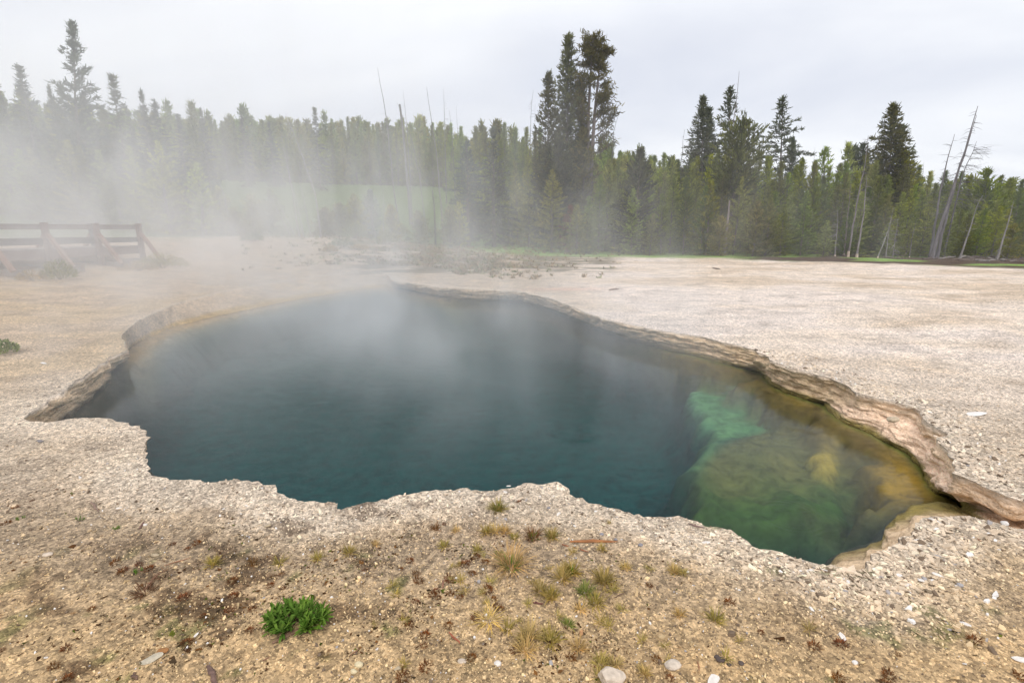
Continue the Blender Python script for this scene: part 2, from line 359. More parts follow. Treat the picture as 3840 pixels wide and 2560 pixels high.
def smooth_loop(A, it=1):
    for _ in range(it): A = 0.25 * np.roll(A, 1, 0) + 0.5 * A + 0.25 * np.roll(A, -1, 0)
    return A
RIM = smooth_loop(RIM, 2); WAT = smooth_loop(WAT, 3)
nrm = np.roll(RIM, -1, 0) - np.roll(RIM, 1, 0); nrm = np.stack([nrm[:, 1], -nrm[:, 0]], 1); nrm /= np.linalg.norm(nrm, axis=1)[:, None] + 1e-9
jag = (fbm(RIM[:, 0] * 9, RIM[:, 1] * 9, 3, 3) - 0.5) * 0.10 + (vnoise(RIM[:, 0] * 45, RIM[:, 1] * 45, 9) - 0.5) * 0.035
jag *= (1 - 0.7 * KWT[:, 3])
RIM = RIM + nrm * jag[:, None]
WAT = WAT + nrm * ((fbm(WAT[:, 0] * 3, WAT[:, 1] * 3, 5, 4) - 0.5) * 0.16)[:, None]
RIMC = RIM[::4]; WATC = WAT[::3]

# ------------------------------------------------------------------ terrain height and colour
def az(x, y): return np.degrees(np.arctan2(x, np.maximum(y, 0.01)))
def height(x, y, d=None):
    x = np.asarray(x, float); y = np.asarray(y, float)
    if d is None: d = np.minimum(seg_dist(x, y, RIMC), 99)
    r = np.hypot(x, y); a = az(x, y)
    wl = sst(6, -24, a); cen = sst(26, 8, a)
    z = 0.75 * wl * sst(0.3, 12, d)
    z = z + 0.55 * wl * sst(20, 38, r)
    z = z + cen * (1 - wl) * 1.2 * sst(40, 56, r)
    z = z + sst(6, -9, a) * 6.2 * sst(42, 76, r)
    prof = np.interp(a, [-60, -30, -2, 8, 14, 20, 26, 34, 50], [8.0, 8.0, 8.0, 10.5, 8.5, 6.0, 4.0, 2.5, 2])
    z = z + prof * sst(70, 150, r)
    z = z + (fbm(x * 0.35, y * 0.35, 21, 3) - 0.5) * 0.16 * sst(0.3, 4, d)
    z = z + (fbm(x * 2.2, y * 2.2, 31, 4) - 0.5) * 0.06 * sst(0.0, 1, d + 0.35)
    z = z + (fbm(x * 14, y * 14, 41, 3) - 0.5) * 0.02 * sst(12, 4, r)
    return z
def sr(r, g, b): return np.array([((c / 255 + 0.055) / 1.055) ** 2.4 if c > 10 else c / 3294.6 for c in (r, g, b)])
def ground_cols(x, y, d):
    r = np.hypot(x, y); a = az(x, y); n = fbm(x * 0.8, y * 0.8, 51, 4); n2 = fbm(x * 0.25, y * 0.5, 61, 4); n3 = fbm(x * 3, y * 3, 71, 4)
    c = np.tile(np.array([0.54, 0.435, 0.325]), (len(x), 1))
    def mixc(c, col, w): w = np.clip(w, 0, 1)[:, None]; return c * (1 - w) + np.asarray(col) * w
    near = sst(4.6, 3.0, y) * sst(-60, 2.5, -y * 0 + 1)
    c = mixc(c, (0.50, 0.345, 0.185), sst(3.4, 2.2, y))                              # yellowish gravel underfoot
    c = mixc(c, (0.38, 0.285, 0.19), sst(0.25, 0.6, d) * sst(2.0, 2.8, y + 0.5 * n) * sst(5.5, 4.0, r) * 0.8)     # greyer belt behind the rim
    c = mixc(c, (0.66, 0.55, 0.43), sst(0.55, 0.1, d + 0.35 * (n3 - 0.5)) * 0.85)       # pale flaky rim
    flat = sst(5, 9, r) * sst(2, 12, a)
    c = mixc(c, (0.78, 0.66, 0.55), flat * 0.9)
    c = mixc(c, (0.56, 0.43, 0.30), flat * sst(0.50, 0.66, n2) * 0.6)
    c = mixc(c, (0.76, 0.66, 0.59), flat * sst(0.5, 0.35, n2) * 0.7)
    red = np.exp(-(((x - P(2120, 1095)[0]) / 1.1) ** 2 + ((y - P(2120, 1085)[1]) / 0.45) ** 2)); c = mixc(c, (0.62, 0.33, 0.2), red * 0.55)
    left = sst(-8, -26, a) * sst(7, 9.5, r)
    c = mixc(c, (0.50, 0.38, 0.265), left * 0.75)
    c = mixc(c, (0.54, 0.40, 0.22), left * sst(0.5, 0.62, n) * 0.4)
    # sparse brown and olive cover beyond the far end of the pool
    veg = sst(16, 13, np.abs(a + 3)) * sst(20.5, 22.5, r + 2 * (n - 0.5)) * sst(40, 33, r)
    c = mixc(c, (0.15, 0.115, 0.055), veg * sst(0.36, 0.50, fbm(x * 0.8, y * 1.4, 81, 5)) * 0.9)
    c = mixc(c, (0.19, 0.19, 0.07), (1 - flat) * sst(26, 40, r) * sst(0.45, 0.6, fbm(x * 0.6, y * 0.9, 83, 5)) * 0.8)
    # grass
    edge = np.interp(a, [-60, -30, -8, 2, 8, 14, 22, 50], [37, 38, 36, 34.5, 34.0, 34.0, 34.5, 33.5])
    g = sst(-1.2, 1.5, r - edge + 4 * (n - 0.5))
    gr = np.stack([0.075 + 0.06 * n3, 0.12 + 0.09 * n3, 0.025 + 0.02 * n], 1) * (0.7 + 0.5 * n)[:, None] * (1 + 1.3 * sst(-8, -2, a) * sst(60, 44, r))[:, None]
    c = c * (1 - g[:, None]) + gr * g[:, None]
    # brown litter under the trees on the right
    lit = sst(22, 26, a) * sst(-1.6, 0.3, r - edge + 2.5 * (n3 - 0.5)) * sst(0.44, 0.54, fbm(x * 0.22, y * 0.5, 91, 3) + 0.06)
    c = mixc(c, (0.10, 0.066, 0.045), lit)
    c = mixc(c, (0.045, 0.05, 0.03), np.maximum(sst(14, 18, a) * sst(41, 46, r), sst(4, 9, a) * sst(47, 54, r))); c = mixc(c, (0.05, 0.06, 0.03), sst(78, 90, r))  # floor colour darkened under the trees and farther back
    # green moss freckles in the foreground
    mo = sst(4.2, 2.8, r) * sst(0.66, 0.74, fbm(x * 7, y * 7, 95, 3)) * sst(0.5, 0.62, fbm(x * 0.9, y * 0.9, 97, 2) + 0.1)
    c = mixc(c, (0.10, 0.12, 0.02), mo * 0.6)
    br = sst(4.6, 2.6, r) * sst(0.53, 0.64, fbm(x * 5 + 9, y * 8, 99, 4)) * sst(0.6, -0.9, x + 0.3)
    c = mixc(c, (0.10, 0.055, 0.025), br * 0.8)
    return c

def build_ground():
    rs = [0.5]; k = 0.0095
    while rs[-1] < 900:
        q = rs[-1]; kk = 0.05 if q < 1.5 else (k if q < 7 else (0.014 if q < 45 else (0.03 if q < 180 else 0.12)))
        rs.append(q * (1 + kk))
    pts = []
    for i, r in enumerate(rs):
        kk = 0.05 if r < 1.5 else (0.0095 if r < 7 else (0.013 if r < 45 else (0.03 if r < 180 else 0.08)))
        lim = rad(62) if r < 60 else rad(75); n = int(2 * lim / kk)
        th = np.linspace(-lim, lim, n) + RNG.uniform(-0.35, 0.35, n) * kk; rr = r * (1 + RNG.uniform(-0.3, 0.3, n) * kk)
        pts.append(np.stack([rr * np.sin(th), rr * np.cos(th)], 1))
        if i % 12 == 0:                             # a coarse fan behind the camera
            th = np.linspace(lim + 0.1, 2 * math.pi - lim - 0.1, 26); pts.append(np.stack([r * np.sin(th), r * np.cos(th)], 1))
    pts = np.concatenate(pts + [np.array([[0.0, 0.0]])])
    bb = (pts[:, 0] > RIM[:, 0].min() - 0.3) & (pts[:, 0] < RIM[:, 0].max() + 0.3) & (pts[:, 1] < RIM[:, 1].max() + 0.3) & (pts[:, 1] > RIM[:, 1].min() - 0.3)
    keep = np.ones(len(pts), bool); idx = np.where(bb)[0]
    ins = inside(pts[idx, 0], pts[idx, 1], RIM); dd = seg_dist(pts[idx, 0], pts[idx, 1], RIM)
    keep[idx[ins | (dd < 0.008)]] = False; pts = pts[keep]
    n = len(RIM); allp = [Vector((float(a), float(b))) for a, b in np.concatenate([RIM, pts])]
    res = delaunay_2d_cdt(allp, [(i, (i + 1) % n) for i in range(n)], [], 0, 1e-6)
    V = np.array([(v.x, v.y) for v in res[0]]); F = np.array([f for f in res[2] if len(f) == 3], np.int64)
    cx = V[F].mean(1); near = (cx[:, 0] > RIM[:, 0].min()) & (cx[:, 0] < RIM[:, 0].max()) & (cx[:, 1] < RIM[:, 1].max()) & (cx[:, 1] > RIM[:, 1].min())
    kp = np.ones(len(F), bool); ii = np.where(near)[0]; kp[ii[inside(cx[ii, 0], cx[ii, 1], RIM)]] = False; F = F[kp]
    d = seg_dist(V[:, 0], V[:, 1], RIMC); z = height(V[:, 0], V[:, 1], d)
    c = ground_cols(V[:, 0], V[:, 1], d)
    a, b, e_ = V[F[:, 0]], V[F[:, 1]], V[F[:, 2]]
    cr_ = (b[:, 0] - a[:, 0]) * (e_[:, 1] - a[:, 1]) - (b[:, 1] - a[:, 1]) * (e_[:, 0] - a[:, 0]); F[cr_ < 0] = F[cr_ < 0][:, ::-1]
    o = mesh_obj('ground', np.column_stack([V, z]), F, M['ground'], smooth=True, cols=c); tag(o, kind='structure')
build_ground()

# ------------------------------------------------------------------ banks of the pool
def build_banks():
    n = len(RIM); rd = np.full(n, 0.0); zr = height(RIM[:, 0], RIM[:, 1], rd)
    T = [0, 0.03] + list(np.linspace(0.06, 1.0, 30)) + [1.12, 1.3]
    #      height fraction, horizontal fraction (0 = rim, 1 = waterline) per kind
    hz = {0: (lambda t: t, lambda t: 0.4 + 0.9 * t if t > 0.04 else 0.0), 1: (lambda t: t, lambda t: 0.0 if t < 0.04 else (-0.25 + 0.2 * t if t < 0.25 else -0.2 + 1.2 * ((t - 0.25) / 0.75) ** 1.3)),
          2: (lambda t: 1.3 * t if t < 0.3 else 0.39 + 0.61 * (t - 0.3) / 0.7, lambda t: 0.03 * t if t < 0.3 else ((t - 0.3) / 0.7) ** 0.85),
          3: (lambda t: t * t * (3 - 2 * t), lambda t: t)}
    V = []; Cc = []
    s = np.cumsum(np.concatenate([[0], np.linalg.norm(np.diff(RIM, axis=0), axis=1)]))
    for t in T:
        if t <= 1:
            hf = sum(KWT[:, k] * hz[k][0](t) for k in range(4)); sf = sum(KWT[:, k] * hz[k][1](t) for k in range(4))
        else: hf = np.full(n, 1.0); sf = np.full(n, 1.0)
        wid = np.linalg.norm(WAT - RIM, axis=1)
        if 0.04 <= t <= 1:
            qq = np.minimum(1, 0.3 / (wid + 1e-6)); cc1 = (-0.25 + 0.2 * t) * qq if t < 0.25 else -0.2 * qq + (1 + 0.2 * qq) * ((t - 0.25) / 0.75) ** 1.3
            sf = sf - KWT[:, 1] * hz[1][1](t) + KWT[:, 1] * cc1
        base = RIM * (1 - sf[:, None]) + WAT * sf[:, None]
        z = zr * (1 - hf) + WATER_Z * hf
        if t > 1: z = z - (t - 1) * 2.0; base = base - nrm * 0.0 + (WAT - RIM) / (wid[:, None] + 1e-6) * 0.0
        e_ = min(1, t * 6) * (1 if t < 0.9 else 0.5)
        if 0 < t:
            rough = fbm(s * 2.2, z * 9 + 3, 111, 4) - 0.5; rough2 = fbm(s * 9, z * 26, 113, 3) - 0.5 + 0.6 * (fbm(s * 1.7, z * 48, 115, 3) - 0.5) + 0.5 * (fbm(s * 24, z * 40, 116, 2) - 0.5)
            amp = (0.13 * KWT[:, 1] + 0.06 * KWT[:, 0] + 0.10 * KWT[:, 2] + 0.006 * KWT[:, 3]) * np.clip(wid * 2.2, 0.35, 1.2)
            base = base + nrm * (amp * rough + 0.07 * rough2 * (1 - 0.98 * KWT[:, 3]))[:, None] * e_
            z = z + e_ * (fbm(base[:, 0] * 5, base[:, 1] * 5, 117, 4) - 0.5) * (0.10 * KWT[:, 2] + 0.05 * KWT[:, 1] + 0.015 * KWT[:, 3]) * (1 if t < 0.95 else 0)
        V.append(np.column_stack([base, z]))
        nn = fbm(base[:, 0] * 1.6, base[:, 1] * 1.6 + z * 3, 121, 4)[:, None]
        cl = np.array([0.66, 0.485, 0.31]) * (0.8 + 0.5 * nn)                            # brown earthy cliff
        sl = np.array([0.84, 0.61, 0.44]) * (0.85 + 0.35 * nn)                          # pink tan slope
        be = ground_cols(base[:, 0], base[:, 1], np.full(n, 1.2)) * 1.12 * (0.95 + 0.1 * nn)
        c = cl * KWT[:, 1:2] + np.array([0.50, 0.40, 0.28]) * KWT[:, 0:1] + (sl if t > 0.3 else (cl * 0.5 + sl * 0.5)) * KWT[:, 2:3] + be * KWT[:, 3:4]
        far = sst(11, 15, np.hypot(base[:, 0], base[:, 1]))[:, None] * KWT[:, 1:2]; c = c * (1 - 0.5 * far) + np.array([0.46, 0.38, 0.29]) * 0.5 * far
        pale = max(0, 1 - t / 0.13); c = c * (1 - pale) + np.array([0.58, 0.50, 0.42]) * pale
        wet = sst(-0.27, -0.33, z + 0.03 * (nn[:, 0] - 0.5))[:, None]                     # algae tide mark
        isr = (sst(1.5, 3, base[:, 0]) * sst(10.5, 8, base[:, 1]))[:, None]
        alg = np.array([0.22, 0.17, 0.04]) * isr + np.array([0.26, 0.19, 0.11]) * (1 - isr)
        alg = alg * (1 - KWT[:, 3:4]) + np.array([0.50, 0.34, 0.14]) * KWT[:, 3:4]
        c = c * (1 - wet) + alg * wet
        Cc.append(c)
    V = np.concatenate(V); Cc = np.concatenate(Cc); F = []
    i = np.arange(n); j = (i + 1) % n
    for k in range(len(T) - 1): F.append(np.stack([k * n + i, (k + 1) * n + i, (k + 1) * n + j, k * n + j], 1))
    ob = tag(mesh_obj('pool_bank', V, np.concatenate(F), M['wall'], smooth=True, cols=Cc), kind='structure')
    ob.data.materials.append(M['ground']); ob.data.polygons.foreach_set('material_index', np.tile((KWT[:, 3] > 0.3).astype(np.int32), len(T) - 1)); ob.data.update()
build_banks()

# ------------------------------------------------------------------ bed of the pool
def D2(lst, dep): return [P(a * 1.6327, b * 1.6327, WATER_Z - dep)[:2] for a, b in lst]
def build_bed():
    st = 0.06; xs = np.arange(WAT[:, 0].min() - 0.4, WAT[:, 0].max() + 0.4, st); ys = np.arange(WAT[:, 1].min() - 0.4, WAT[:, 1].max() + 0.4, st)
    X, Y = np.meshgrid(xs, ys); nx = len(xs); X = X.ravel(); Y = Y.ravel()
    d = seg_dist(X, Y, WATC) * np.where(inside(X, Y, WATC), 1, -1)
    nA = fbm(X * 1.3, Y * 1.3, 131, 4) - 0.5; nB = fbm(X * 5, Y * 5, 133, 4) - 0.5
    def sd(poly, w=0.25): return seg_dist(X, Y, poly) * np.where(inside(X, Y, poly), 1, -1) + w * nA + 0.3 * nB
    green = sd(D2([(1588,890),(1650,878),(1720,908),(1772,955),(1745,975),(1690,1000),(1650,1040),(1622,1070),(1600,1085),(1625,1040),(1648,985),(1610,940)], 0.38), 0.12)
    shelf = sd(D2([(1640,1030),(1740,985),(1810,970),(1890,990),(2000,1050),(2150,1150),(2120,1185),(2040,1150),(1985,1140),(1935,1130),(1915,1175),(1860,1215),(1780,1215),(1690,1200),(1610,1170),(1600,1110),(1612,1060)], 0.30), 0.3)
    gold = sd(D2([(1862,1005),(1915,1008),(1932,1040),(1925,1075),(1895,1090),(1865,1060)], 0.18), 0.1)
    dark = sd(D2([(1730,880),(1800,905),(1900,950),(1990,1000),(2100,1090),(2000,1050),(1900,990),(1810,965),(1760,930)], 0.2), 0.15)  # outline of the bank's dark reflection, painted on the bed
    a = az(X, Y); beach = sst(-3, -9, a) * sst(9.5, 11, np.hypot(X, Y)); yh = P(3500, 1880, WATER_Z)[1]; right = sst(1.9, 2.9, X) * sst(10.5, 8.5, Y) * sst(yh - 0.15, yh + 0.3, Y)
    dep = 0.02 + 1.7 * sst(0.0, 0.55, d)
    dep = dep * (1 - beach) + beach * (0.02 + 0.14 * np.clip(d, 0, 3) + 1.4 * sst(0.2, 1.5, d))
    sh = 0.30 + 0.35 * nA + 0.2 * nB
    dep = dep + (0.42 - dep) * sst(-0.45, 0.05, green)
    dep = dep + (np.minimum(dep, sh) - dep) * sst(-0.6, 0.1, shelf)
    dep = dep + (np.minimum(dep, 0.35) - dep) * sst(-0.1, 0.2, dark)
    dep = dep + (0.18 - dep) * sst(-0.06, 0.1, gold)
    ledge = right * sst(0.5, 0.0, d + 0.5 * nB + 0.3 * nA)                         # shallow algae ledge along the right shore
    dep = dep + (np.minimum(dep, 0.02 + 0.22 * np.clip(d, 0, 9)) - dep) * sst(0.0, 0.5, ledge)
    G = dep.reshape(len(ys), nx).copy()
    for _ in range(14):
        B_l = (np.roll(G, 1, 0) + np.roll(G, -1, 0) + np.roll(G, 1, 1) + np.roll(G, -1, 1)) / 4; wt = sst(0.6, 1.1, G); G = G * (1 - wt) + B_l * wt
    G[:] = np.where(G > 0.9, 0.9 + (G - 0.9) * 0.45, G); dep = G.ravel()
    z = np.where(d < 0, WATER_Z - 0.02 + 0.0 * d + np.clip(-d, 0, 0.14) * 0.0 - 0.3 * sst(0.1, 0.3, -d), WATER_Z - dep) + 0.02 * nB
    c = np.tile(np.array([0.004, 0.062, 0.07]), (len(X), 1))  # teal glow of deep water put into the bed colour
    def mixc(c, col, w): w = np.clip(w, 0, 1)[:, None]; return c * (1 - w) + np.asarray(col) * w
    c = mixc(c, (0.005, 0.062, 0.038), sst(-1.0, 1.8, X) * sst(7, 4.5, Y) * 0.75)
    c = mixc(c, (0.42, 0.27, 0.12), beach * sst(0.6, 0.15, d)); c = mixc(c, (0.045, 0.055, 0.035), (1 - right) * (1 - beach) * sst(0.25, 0.05, d))
    c = mixc(c, (0.055, 0.06, 0.035), sst(-0.1, 0.15, dark))  # shadow and reflection of the bank put into the bed colour
    yA, yB = D2([(1800, 1040)], 0.3)[0][1], D2([(1800, 1180)], 0.3)[0][1]
    c = mixc(c, (0.21, 0.155, 0.05), sst(-0.2, 0.2, shelf) * (0.7 + 0.6 * nA)); c = mixc(c, (0.05, 0.10, 0.022), sst(-0.25, 0.1, shelf) * sst(yA, yB, Y + 0.5 * nA))
    c = mixc(c, (0.125, 0.235, 0.10), sst(-0.16, 0.10, green) * sst(0.2, -0.15, shelf)); c = mixc(c, (0.42, 0.29, 0.06), sst(-0.05, 0.08, gold))
    bright = sst(2.7, 3.3, X) * sst(5.0, 4.3, Y)
    c = mixc(c, (0.13, 0.095, 0.03), right * sst(0.7, 0.2, d + 0.5 * nB)); c = mixc(c, (0.36, 0.215, 0.02), bright * right * sst(0.45, 0.02, d + 0.6 * nB + 0.3 * nA)); c = mixc(c, (0.20, 0.14, 0.03), (1 - bright) * right * sst(0.22, 0.02, d + 0.4 * nB))
    c = mixc(c, (0.17, 0.20, 0.05), right * sst(0.08, -0.02, d))
    c = mixc(c, (0.004, 0.060, 0.066), sst(0.50, 0.95, dep) * (1 - beach))  # deep teal painted by depth, standing in for light scattered in the water
    ny = len(ys); I = np.arange(nx * ny).reshape(ny, nx); F = np.stack([I[:-1, :-1], I[:-1, 1:], I[1:, 1:], I[1:, :-1]], -1).reshape(-1, 4)
    kp = (d[F].max(1) > -0.2); F = F[kp]; used = np.unique(F); mp_ = np.full(nx * ny, -1); mp_[used] = np.arange(len(used))
    tag(mesh_obj('pool_bed', np.column_stack([X, Y, z])[used], mp_[F], M['basin'], smooth=True, cols=c[used]), kind='structure')
build_bed()
def build_water():
    poly = WAT[::3]; nn = np.roll(poly, -1, 0) - np.roll(poly, 1, 0); nn = np.stack([nn[:, 1], -nn[:, 0]], 1); nn /= np.linalg.norm(nn, axis=1)[:, None]
    poly = smooth_loop(poly, 2) + nn * 0.10
    n = len(poly); res = delaunay_2d_cdt([Vector(map(float, p)) for p in poly], [(i, (i + 1) % n) for i in range(n)], [], 1, 1e-6)
    V = np.array([(v.x, v.y) for v in res[0]]); F = [tuple(f) for f in res[2]]; k = len(V)
    from collections import Counter
    ed = Counter(); 
    for f in F:
        for a, b in zip(f, f[1:] + f[:1]): ed[(a, b)] += 1
    rimE = [(a, b) for (a, b) in ed if (b, a) not in ed]
    A = np.column_stack([V, np.full(k, WATER_Z)]); B = np.column_stack([V, np.full(k, WATER_Z - 4.6)])
    FF = F + [tuple(i + k for i in f[::-1]) for f in F] + [(b, a, a + k, b + k) for a, b in rimE]
    tag(mesh_obj('water', np.concatenate([A, B]), FF, M['water']), kind='structure')
build_water()

# ------------------------------------------------------------------ conifers
def H1(x, y): return float(height(np.array([x]), np.array([y]))[0])
def conifer_arrays(h, R, base=0.08, prof=0.85, nb=80, tuft=0.24, wid=0.06, per=6, spacing=0.16, droop=0.15, up=0.25, irr=0.3, gaps=0.15, seed=0, lean=0.0, tipc=0.0, nwood=1):
    """crown triangles (V, C) and branch polylines of one conifer standing at the origin"""
    g = np.random.default_rng(seed); T = []; br = []
    zs = base + (1 - base) * (np.arange(nb) + g.uniform(0, 1, nb)) / nb; zs = np.sort(zs)
    ang0 = g.uniform(0, 6.28)
    lob = g.uniform(0.7, 1.25, 12)
    for i, f in enumerate(zs):
        if g.uniform() < gaps * (1 if f > 0.35 else 1.3): continue
        a = ang0 + i * 2.39996 + g.normal(0, 0.25); t = (1 - f) / (1 - base)
        Lb = R * (t ** prof * 0.95 + 0.05) * (0.36 + 0.64 * min(1, t * 3.8)) * g.uniform(1 - irr, 1 + irr) * np.interp((a % 6.283) / 6.283 * 12, range(12), lob) * (0.65 + 0.35 * sst(0, 0.16, f - base))
        z0 = f * h; el = up * (1 if f > 0.6 else f / 0.6) - droop * (1 - f) + 0.9 * f ** 5
        d = np.array([math.cos(a), math.sin(a), el]); d /= np.linalg.norm(d)
        n = max(2, int(Lb / spacing)); s = np.linspace(0.22 if f < 0.8 else 0.1, 1.0, n); curve = (0.10 * Lb) * s ** 2 * (1.0 if up > droop else -1.0)
        pts = np.array([0, 0, z0]) + d * (Lb * s)[:, None]; pts[:, 2] += curve; pts[:, 0] += lean * z0
        br.append((np.array([lean * z0, 0, z0 - 0.05]), pts[-1]))
        for k in range(n):
            m = per if k < n - 1 else per + 2
            dirs = d * 0.9 + g.normal(0, 0.55, (m, 3)) + np.array([0, 0, up * 0.9]); dirs /= np.linalg.norm(dirs, axis=1)[:, None]
            sd = np.cross(dirs, g.normal(0, 1, (m, 3))); sd /= np.linalg.norm(sd, axis=1)[:, None]
            p0 = pts[k] + g.normal(0, 0.35, (m, 3)) * spacing * np.array([1, 1, 0.5]); ln = tuft * g.uniform(0.6, 1.25, (m, 1)); w = wid * g.uniform(0.7, 1.3, (m, 1)) * 0.5
            T.append((np.stack([p0 - sd * w, p0 + sd * w, p0 + dirs * ln + sd * w * 0.4, p0 + dirs * ln - sd * w * 0.4], 1), np.full(m, s[k] * 0.6 + 0.4 * f)))
    # leader
    m = 14; zz_ = g.uniform(0.93, 1.0, m) * h; dirs = g.normal(0, 0.25, (m, 3)) + np.array([0, 0, 1]); p0 = np.stack([lean * zz_ + g.normal(0, .02, m), g.normal(0, .02, m), zz_ - tuft * .5], 1); sd = np.cross(dirs, g.normal(0, 1, (m, 3))); sd /= np.linalg.norm(sd, axis=1)[:, None]
    T.append((np.stack([p0 - sd * wid * .5, p0 + sd * wid * .5, p0 + dirs * tuft + sd * wid * .2, p0 + dirs * tuft - sd * wid * .2], 1), np.full(m, 1.0)))
    V = np.concatenate([q[0] for q in T]); f = np.concatenate([q[1] for q in T])
    return V, f, br
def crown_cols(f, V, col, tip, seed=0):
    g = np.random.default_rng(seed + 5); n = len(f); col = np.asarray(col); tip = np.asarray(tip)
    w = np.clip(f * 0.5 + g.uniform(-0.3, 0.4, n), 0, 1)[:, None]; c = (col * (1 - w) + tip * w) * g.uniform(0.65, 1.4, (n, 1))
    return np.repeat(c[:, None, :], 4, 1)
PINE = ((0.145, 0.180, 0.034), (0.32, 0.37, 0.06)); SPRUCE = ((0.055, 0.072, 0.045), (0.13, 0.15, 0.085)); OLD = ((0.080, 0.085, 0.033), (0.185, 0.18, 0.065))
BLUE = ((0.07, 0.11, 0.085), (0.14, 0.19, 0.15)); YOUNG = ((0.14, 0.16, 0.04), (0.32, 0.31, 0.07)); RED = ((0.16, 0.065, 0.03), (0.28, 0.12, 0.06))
def make_conifer(name, label, cat, col, h, R, mat=None, group=None, trunk=0.02, **k):
    V, f, br = conifer_arrays(h, R, **k); n = len(V)
    t = thing(name, label, cat, group=group)
    c = crown_cols(f, V, *col, seed=k.get('seed', 0))
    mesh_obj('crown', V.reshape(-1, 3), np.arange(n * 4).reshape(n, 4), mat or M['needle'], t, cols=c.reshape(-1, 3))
    s = Soup(); lean = k.get('lean', 0); zs = np.linspace(-0.3, h * 0.97, 7); r0 = max(0.025, trunk * h)
    s.tube([(lean * z + 0.03 * math.sin(z * 1.3), 0.03 * math.cos(z * 1.7), z) for z in zs], [r0 * (1 - 0.93 * max(0, z) / h) for z in zs], 7, (0.16, 0.13, 0.11))
    for a, b in br:
        s.tube([a, (a + b) / 2, b], [r0 * 0.16, r0 * 0.1, r0 * 0.03], 3, (0.11, 0.09, 0.075), cap=False)
    s.obj('trunk', M['bark'], t); return t

# prototypes of the young pines and spruces (the first one of each kind is moved to its own spot)
def proto_set():
    ps = []
    for i in range(7):
        ps.append(make_conifer('lodgepole_pine', 'x', 'pine tree', PINE, 8.0, 1.15 + 0.12 * (i % 3), base=0.03, prof=(0.66, 0.76, 0.86)[i % 3], nb=135, tuft=0.23, wid=0.045, per=10, spacing=0.18,
                               droop=0.05, up=0.45, irr=0.38, gaps=0.12, seed=100 + i, trunk=0.011, lean=0.012 * ((i * 3) % 5 - 2)))
    ss = [make_conifer('spruce_tree', 'x', 'spruce tree', SPRUCE, 10.0, 1.7, base=0.04, prof=0.95, nb=120, tuft=0.30, wid=0.08, per=6, spacing=0.19, droop=0.30, up=0.10, irr=0.25, gaps=0.12, seed=200 + i, trunk=0.012) for i in range(3)]
    return ps, ss
PP, SS = proto_set(); used = set()
def plant(pro, px, ptop, Y, label, group=None, base_drop=0.15, wscale=1.0, H0=8.0, name=None):
    top = Q(px, ptop, Y); x, y = float(top[0]), Y; g = H1(x, y) - base_drop; hh = max(1.0, top[2] - g); sc = hh / H0
    if pro.name in used: o = dup(pro, (x, y, g), 0)
    else: o = pro; used.add(pro.name); o.location = (x, y, g)
    ws = sc ** 0.55 * wscale
    o.rotation_euler = (0, 0, random.uniform(-0.5, 0.5) if H0 != 8.0 else random.uniform(0, 6.28)); o.scale = (ws, ws, sc); o['label'] = label
    if group: o['group'] = group
    return o
# one: the wall of young pines on the right
env = lambda x: np.interp(x, [1340, 1380, 1440, 1500, 1560, 1620, 1680, 1740, 1800, 1860, 1920, 1980, 2040, 2100, 2160, 2230, 2300, 2380], [400, 380, 372, 360, 352, 350, 345, 355, 368, 375, 368, 366, 372, 384, 398, 402, 408, 402])
ZL = [(1440, 'right below the tallest pines'), (1520, 'around the broad olive pine'), (1600, 'left of the dense dark spruce'), (1660, 'at the foot of the dense dark spruce'), (1740, 'around the old split trunk pine'), (1830, 'under the sparse grey green spruce'),
      (1910, 'between the sparse spruce and the slim lone pine tip'), (1975, 'behind the three white footed poles'), (2060, 'under the rightmost tall spire'), (2130, 'between the rightmost spire and the leaning snags'), (2210, 'behind the thick leaning snags'), (2290, 'behind the pale curved snag'), (9999, 'at the right border behind the last pale snag')]
def zone_label(x, row):
    return ('front', 'second', 'third', 'back')[row] + ' row young pine ' + next(b for a, b in ZL if x < a)
cnt = 0
for row, (Y, dy) in enumerate([(34.5, 62), (37, 30), (40, 8), (44, -4)]):
    x = 1352 + row * 7
    if row == 0: x = 1460
    while x < 2460:
        xx = x + random.uniform(-8, 8); yt = (env(xx) + dy + 5 + random.uniform(-12, 24 + dy * 0.8)) * 1.6327
        YY = Y + random.uniform(-1, 1) + (2.2 if xx < 1750 else 0) + (-1.0 if xx > 2150 else 0)
        plant(PP[random.randrange(7)], xx * 1.6327, yt, YY, zone_label(xx, row), 'young pines in the forest wall on the right', wscale=0.95)
        cnt += 1; x += random.uniform(22, 31) if row else random.uniform(34, 56)
# two: pines between the left meadow and the tall group
for row, (Y, dy) in enumerate([(50, 70), (56, 20), (64, 5)]):
    x = 1046 + row * 6
    while x < 1420:
        xx = x + random.uniform(-7, 7); yt = (np.interp(xx, [1040, 1200, 1400], [300, 292, 318]) + dy + random.uniform(-16, 20 + dy * 0.5)) * 1.6327
        plant(PP[random.randrange(7)], xx * 1.6327, yt, Y + random.uniform(-1.5, 1.5), ('front', 'middle', 'back')[row] + ' row pine ' + ('left of the dark spruce with the dying top' if xx < 1125 else 'between dying topped spruce and tallest pines' if xx < 1230 else 'behind the three tallest pines' if xx < 1360 else 'just right of the tallest pines'), 'pines of the stand behind the three tallest trees')
        cnt += 1; x += random.uniform(20, 28)
